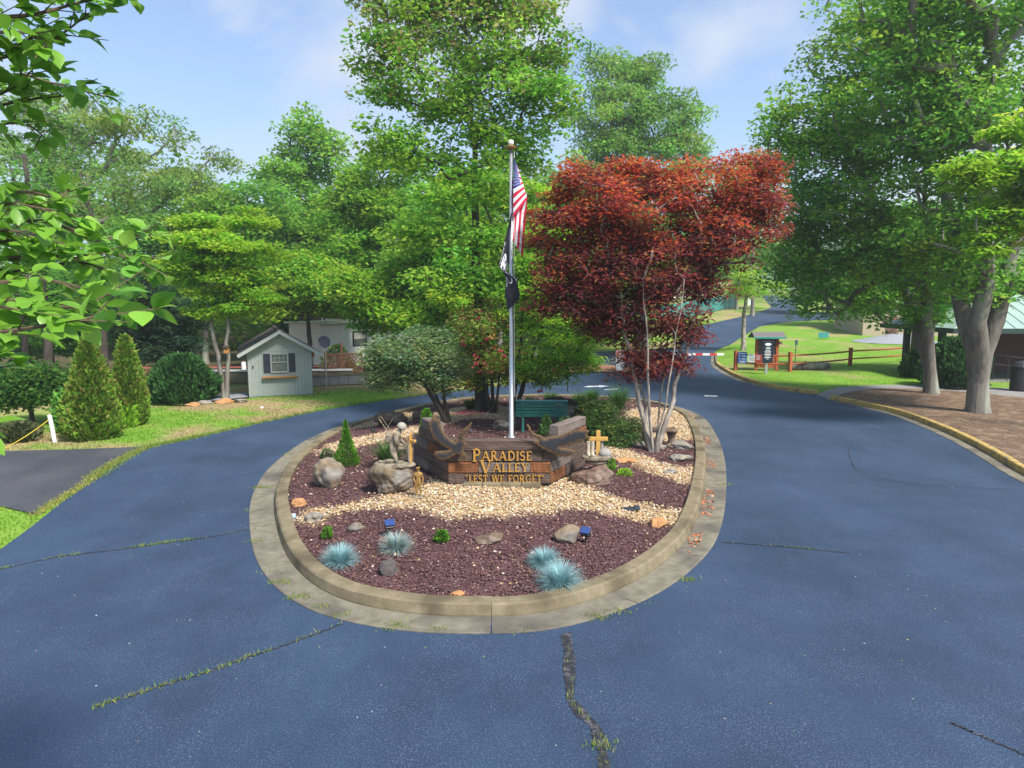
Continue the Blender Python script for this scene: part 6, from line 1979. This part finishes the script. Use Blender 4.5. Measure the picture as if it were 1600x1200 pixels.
# right: dark evergreen at the pavilion
thuja(1490, 605, 84, 74, 8000, 11, 'dark low evergreen shrub between the two shade tree trunks', DARK, .45, 'evergreen_shrub', leaf=.2)
thuja(1432, 590, 40, 40, 2500, 12, 'small dark shrub around the foot of the pale back trunk', DARK, .45, 'evergreen_shrub', leaf=.18)
# island evergreens
G1 = [(.11, .28, .025), (.14, .33, .04), (.09, .22, .022)]
o = thuja(543, 728, 38, 72, 5200, 21, 'bright green dwarf conifer with a flared base at the left of the island', G1, 1.5, 'dwarf_conifer', 'shrub', .045, -.02)
thuja(541, 690, 17, 34, 900, 22, 'round topped tip', G1, .4, 'conifer_tip', 'shrub', .045) if False else None
thuja(667, 682, 20, 44, 2200, 23, 'slim bright green dwarf conifer behind the left wing of the sign', G1, .45, 'dwarf_conifer', 'shrub', .05)
thuja(854, 681, 26, 32, 1800, 24, 'small pointed spruce before the green bench', [(.085, .19, .05), (.11, .23, .06)], .9, 'dwarf_spruce', 'shrub', .05)
thuja(690, 849, 16, 18, 420, 25, 'tiny green sprig in the front mulch below the gravel', G1, .35, 'green_sprig', 'plant', .05)
thuja(511, 842, 13, 16, 300, 26, 'tiny green sprig in the front left mulch', G1, .4, 'green_sprig', 'plant', .05)
thuja(976, 744, 20, 9, 300, 27, 'light green low herb in the right mulch strip', BRIGHT, .4, 'low_herb', 'plant', .05)
thuja(954, 735, 12, 16, 260, 28, 'green tuft beside the boots memorial boulder', SPRING, .4, 'green_tuft', 'plant', .06)
thuja(511, 716, 17, 14, 420, 29, 'grey green low herb left of the dwarf conifer', [(.14, .2, .09), (.11, .17, .07)], .35, 'low_herb', 'plant', .05)
b = site(940, 694)
tree('nandina_shrub', 'spreading feathery green nandina shrub right of the bench', 'shrub', b, b.y, [(935, 665, 46, 22), (905, 670, 26, 20), (970, 675, 34, 16), (940, 640, 34, 14), (955, 690, 30, 10), (985, 660, 22, 8)],
     13000, .075, [(.09, .19, .05), (.12, .24, .06), (.065, .14, .04), (.19, .21, .06)], .03, 130, 31, clump=.13, clump_z=.7, stems=4, spread=.3, fork=.1, bark=M_BARKD, aspect=.36, flat_=.5, zmin=.12)
thuja(925, 660, 50, 30, 2200, 31, 'olive bush behind the nandina shrub', [(.14, .16, .04), (.1, .15, .04)], .45, 'olive_bush', 'shrub', .12)

# --- fescues and strappy clumps
FES = [(.27, .47, .50), (.34, .55, .57), (.20, .38, .42), (.42, .60, .58)]
FES2 = FES[:3] + [(.52, .47, .34), (.58, .53, .40)]
for k, (px, py, wpx, pal, lab) in enumerate([(532, 882, 60, FES, 'pale blue fescue clump at the front left of the island'), (619, 860, 52, FES2, 'blue fescue clump with straw coloured blades in front of the left spotlight'), (851, 886, 54, FES, 'smaller blue fescue tuft behind the front right one'), (875, 917, 76, FES, 'largest blue fescue clump nearest the front kerb')]):
    b = site(px, py); sc = b.y / F
    r_ = np.random.default_rng(70 + k)
    o = link('blue_fescue', blade_mesh('blue_fescue', 1500, wpx * sc * .60, .85, r_, pal, .0034, .9, .05, 4), None, b)
    tag(o, lab, 'grass clump', 'blue fescue clumps')
LIR = [(.07, .17, .035), (.10, .22, .05), (.05, .12, .03)]
for k, (px, py, wpx, hpx, lab) in enumerate([(966, 640, 46, 34, 'tall strappy liriope clump at the back right of the island'), (735, 640, 26, 18, 'low strappy clump left of the dark trunk'), (830, 640, 34, 20, 'strappy green clump directly behind the bench left end'), (860, 632, 34, 18, 'strappy green clump behind the bench centre'), (905, 635, 44, 20, 'strappy green clump right of the driftwood'), (608, 728, 30, 36, 'grassy clump with straw plumes behind the kneeling statue'), (925, 628, 40, 18, 'strappy clump on the back edge left of the tall liriope'), (768, 640, 26, 16, 'low green clump at the foot of the azalea')]):
    b = site(px, py); sc = b.y / F
    r_ = np.random.default_rng(90 + k)
    o = link('strappy_clump', blade_mesh('strappy_clump', 420, hpx * sc * 1.25, .42, r_, LIR, .011, .9, .12, 4), None, b)
    tag(o, lab, 'grass clump', 'strappy clumps on the island')
    if k == 5:
        mb = MB()
        for j in range(4): mb.tube([(0, 0, 0), (random.uniform(-.2, .2), 0, .6), (random.uniform(-.3, .3), 0, random.uniform(.8, 1.15))], [.0018, .0018, .0035], 4)
        mb.build('plume', mat('straw_plume', (.5, .42, .28), (.4, .32, .2), .9), o)

# --- leafy limb of the tree beside the camera, left
TX, TY = -6.2, 3.6
near_tree = thing('near_tree', 'broad leaved tree whose glossy green boughs hang in close at the left edge', 'tree', (TX, TY, 0))
MB().tube([(0, 0, -.1), (.03, 0, .4), (0, .05, 2), (.1, 0, 4), (.05, .1, 6), (.2, 0, 8)], [.36, .27, .23, .2, .15, .06], 12).build('trunk', M_BARK, near_tree, smooth=True)
lm = []
M_GLEAF = []
for i, c in enumerate([((.17, .38, .034), (.21, .43, .046)), ((.10, .27, .03), (.13, .32, .038)), ((.25, .45, .05), (.29, .49, .07))]):
    m = mat('glossy_leaf' + ('', ' dark', ' light')[i], c[0], c[1], .38, 6, .1, spec=.5, randv=.2)
    n = m.node_tree.nodes; t = n.new('ShaderNodeBsdfTranslucent'); t.inputs[0].default_value = (*c[1], 1)
    ms = n.new('ShaderNodeMixShader'); ms.inputs[0].default_value = .38
    m.node_tree.links.new(n['Principled BSDF'].outputs[0], ms.inputs[1]); m.node_tree.links.new(t.outputs[0], ms.inputs[2]); m.node_tree.links.new(ms.outputs[0], n['Material Output'].inputs[0])
    M_GLEAF.append(m)
def leaf_shape(curl, seed):
    r_ = np.random.default_rng(seed)
    prof = [(0, .0), (.06, .012), (.16, .2), (.34, .34), (.52, .36), (.70, .28), (.86, .13), (1.0, 0)]
    V, Fq = [], []
    for x, wv in prof:
        z = -curl * x * x
        wob = r_.normal(0, .012)
        V += [(x, 0, z), (x - .02, wv + wob, z + wv * .28), (x - .02, -wv + wob, z + wv * .28)]
    for i in range(len(prof) - 1):
        a, b2 = i * 3, i * 3 + 3
        Fq += [(a, b2, b2 + 1, a + 1), (a, a + 2, b2 + 2, b2)]
    return V, Fq
LEAVES = []
for k in range(6):
    V, Fq = leaf_shape([.05, .18, .3, .1, .24, .4][k], k)
    mb = MB().add(V, Fq)
    me = mb.mesh('leaf', M_GLEAF[k % 3], True)
    LEAVES.append((me, V, Fq))
tw = [([(-160, 30, 2.7), (30, 25, 2.8), (120, 5, 2.9), (190, -12, 3.0)], 1.0), ([(-160, 120, 2.8), (0, 90, 2.9), (70, 70, 3.0), (140, 20, 3.0)], 1.0), ([(-160, 0, 2.6), (10, -10, 2.7), (90, -20, 2.8)], 1.0),
      ([(-180, 200, 3.2), (0, 120, 3.2), (80, 130, 3.2), (160, 150, 3.3)], .9), ([(-180, 260, 3.0), (-20, 200, 3.0), (40, 195, 3.0), (70, 215, 3.1)], .9), ([(-160, 60, 2.7), (20, 50, 2.7), (60, 60, 2.8), (75, 75, 2.8)], 1.0),
      ([(-180, 330, 3.0), (20, 300, 3.0), (90, 310, 3.0), (110, 290, 3.1)], .9), ([(-180, 380, 3.0), (40, 345, 3.0), (150, 370, 3.1), (235, 368, 3.2)], .95), ([(-180, 440, 2.7), (40, 400, 2.8), (130, 410, 2.9), (200, 440, 3.0)], 1.0),
      ([(-180, 480, 2.4), (20, 470, 2.4), (110, 480, 2.4), (170, 460, 2.5)], 1.05), ([(-180, 540, 2.1), (0, 520, 2.1), (90, 505, 2.1), (180, 490, 2.2)], 1.1), ([(-180, 420, 2.6), (20, 375, 2.7), (100, 380, 2.8)], 1.0), ([(-180, 690, 2.0), (-70, 676, 2.0), (-34, 684, 2.0)], .9), ([(-160, 600, 2.2), (-30, 570, 2.2), (0, 560, 2.2)], 1.0), ([(-180, 500, 2.4), (10, 440, 2.5), (110, 445, 2.6), (180, 478, 2.7)], 1.0),
      ([(-180, 350, 2.9), (-10, 320, 2.9), (60, 325, 2.9), (130, 340, 3.0)], 1.0), ([(-180, 400, 2.6), (-10, 360, 2.6), (50, 372, 2.7)], 1.0), ([(-180, 500, 2.2), (-20, 480, 2.2), (50, 490, 2.3)], 1.1), ([(-180, 430, 2.8), (60, 420, 2.8), (150, 395, 2.9), (225, 410, 3.0)], 1.0), ([(-180, 170, 3.0), (-10, 150, 3.0), (50, 110, 3.0)], 1.0), ([(-180, 80, 2.9), (20, 70, 2.9), (60, 40, 2.9)], 1.0), ([(-180, 230, 3.0), (0, 165, 3.1), (100, 150, 3.1)], .9)]
slots = []
br = MB()
for pl, sz in tw:
    W3 = [at(x, y, Y) for x, y, Y in pl]
    P = resample(catmull([tuple(v) for v in W3], 10, False), 40, False)
    br.tube([Vector(q) - Vector((TX, TY, 0)) for q in P], list(np.linspace(.013, .003, 40)), 5)
    hub = Vector((.1, 0, max(2.0, P[0][2] - .5)))
    br.tube([hub, hub * .5 + (Vector(P[0]) - Vector((TX, TY, 0))) * .5 + Vector((0, 0, .15)), Vector(P[0]) - Vector((TX, TY, 0))], [.05, .03, .013], 6)
    ln = np.sum(np.linalg.norm(np.diff(P, axis=0), axis=1))
    ns = int(ln / .042)
    side = 1
    for k in range(ns):
        t = (k + .5) / ns * 39
        i = int(t)
        p0 = Vector(P[i] + (P[min(i + 1, 39)] - P[i]) * (t - i))
        tang = Vector(P[min(i + 1, 39)] - P[i]).normalized()
        side *= -1
        lat = tang.cross(Vector((0, 0, 1))).normalized() * side
        e = p0 + (tang * .6 + lat * random.uniform(.3, 1.0) + Vector((0, 0, random.uniform(-.35, .45)))).normalized() * random.uniform(.05, .20)
        br.tube([p0 - Vector((TX, TY, 0)), e - Vector((TX, TY, 0))], [.003, .0018], 3, False)
        for j in range(random.choice((3, 3, 4, 5))):
            q = p0 + (e - p0) * random.uniform(.3, 1.0)
            d = ((e - p0).normalized() * .7 + Vector((random.uniform(-1, 1), random.uniform(-1, 1), random.uniform(-.75, .35)))).normalized()
            slots.append((q, d, sz * random.uniform(.05, .10)))
    slots.append((Vector(P[-1]), Vector(P[-1] - P[-3]).normalized(), sz * .1))
br.build('branch', M_TWIG, near_tree)
vis = []
for s_ in slots:
    d = s_[0] - Vector((0, 0, HCAM)); yv = d.y * CP - d.z * SP
    x = 800 + F * d.x / yv
    vis.append(x)
order = np.argsort(-np.array(vis))
extra = MB()
for rank, k in enumerate(order):
    q, d, s_ = slots[k]
    up = Vector((random.gauss(0, .35), random.gauss(0, .35), 1)).normalized()
    y = up.cross(d).normalized(); z = d.cross(y)
    M3 = Matrix((d, y, z)).transposed()
    me, V, Fq = LEAVES[random.choice((0, 0, 1, 1, 2, 3, 3, 4, 5))]
    if rank < 298:
        o = link('leaf', me, near_tree)
        o.matrix_local = Matrix.Translation(q - Vector((TX, TY, 0))) @ M3.to_4x4() @ Matrix.Scale(s_, 4)
    else:
        extra.add([M3 @ (Vector(v) * s_) + q - Vector((TX, TY, 0)) for v in V], Fq)
# the rest of that crown, up and out of the frame
for k in range(700):
    q = Vector((random.gauss(.2, 1.0), random.gauss(0, 1.2), random.uniform(4.5, 8.5)))
    M3 = Euler((random.gauss(0, .5), random.gauss(.2, .5), random.uniform(0, 6.3))).to_matrix()
    extra.add([M3 @ (Vector(v) * .12) + q for v in LEAVES[0][1]], LEAVES[0][2])
tag(extra.build('more_leaves', M_GLEAF[0], near_tree, smooth=True), kind='stuff')

# ------------------------------------------------------------------ the morning air
hz = bpy.data.materials.new('haze_air')
hz.use_nodes = True
hn = hz.node_tree.nodes
hn.clear()
ho = hn.new('ShaderNodeOutputMaterial')
hv = hn.new('ShaderNodeVolumePrincipled')
hv.inputs['Color'].default_value = (.93, .96, 1.0, 1)
hv.inputs['Density'].default_value = .0010
hv.inputs['Anisotropy'].default_value = .3
hz.node_tree.links.new(hv.outputs[0], ho.inputs['Volume'])
tag(MB().box((0, 420, 54.5), (1480, 1040, 112)).build('haze', hz), kind='stuff')
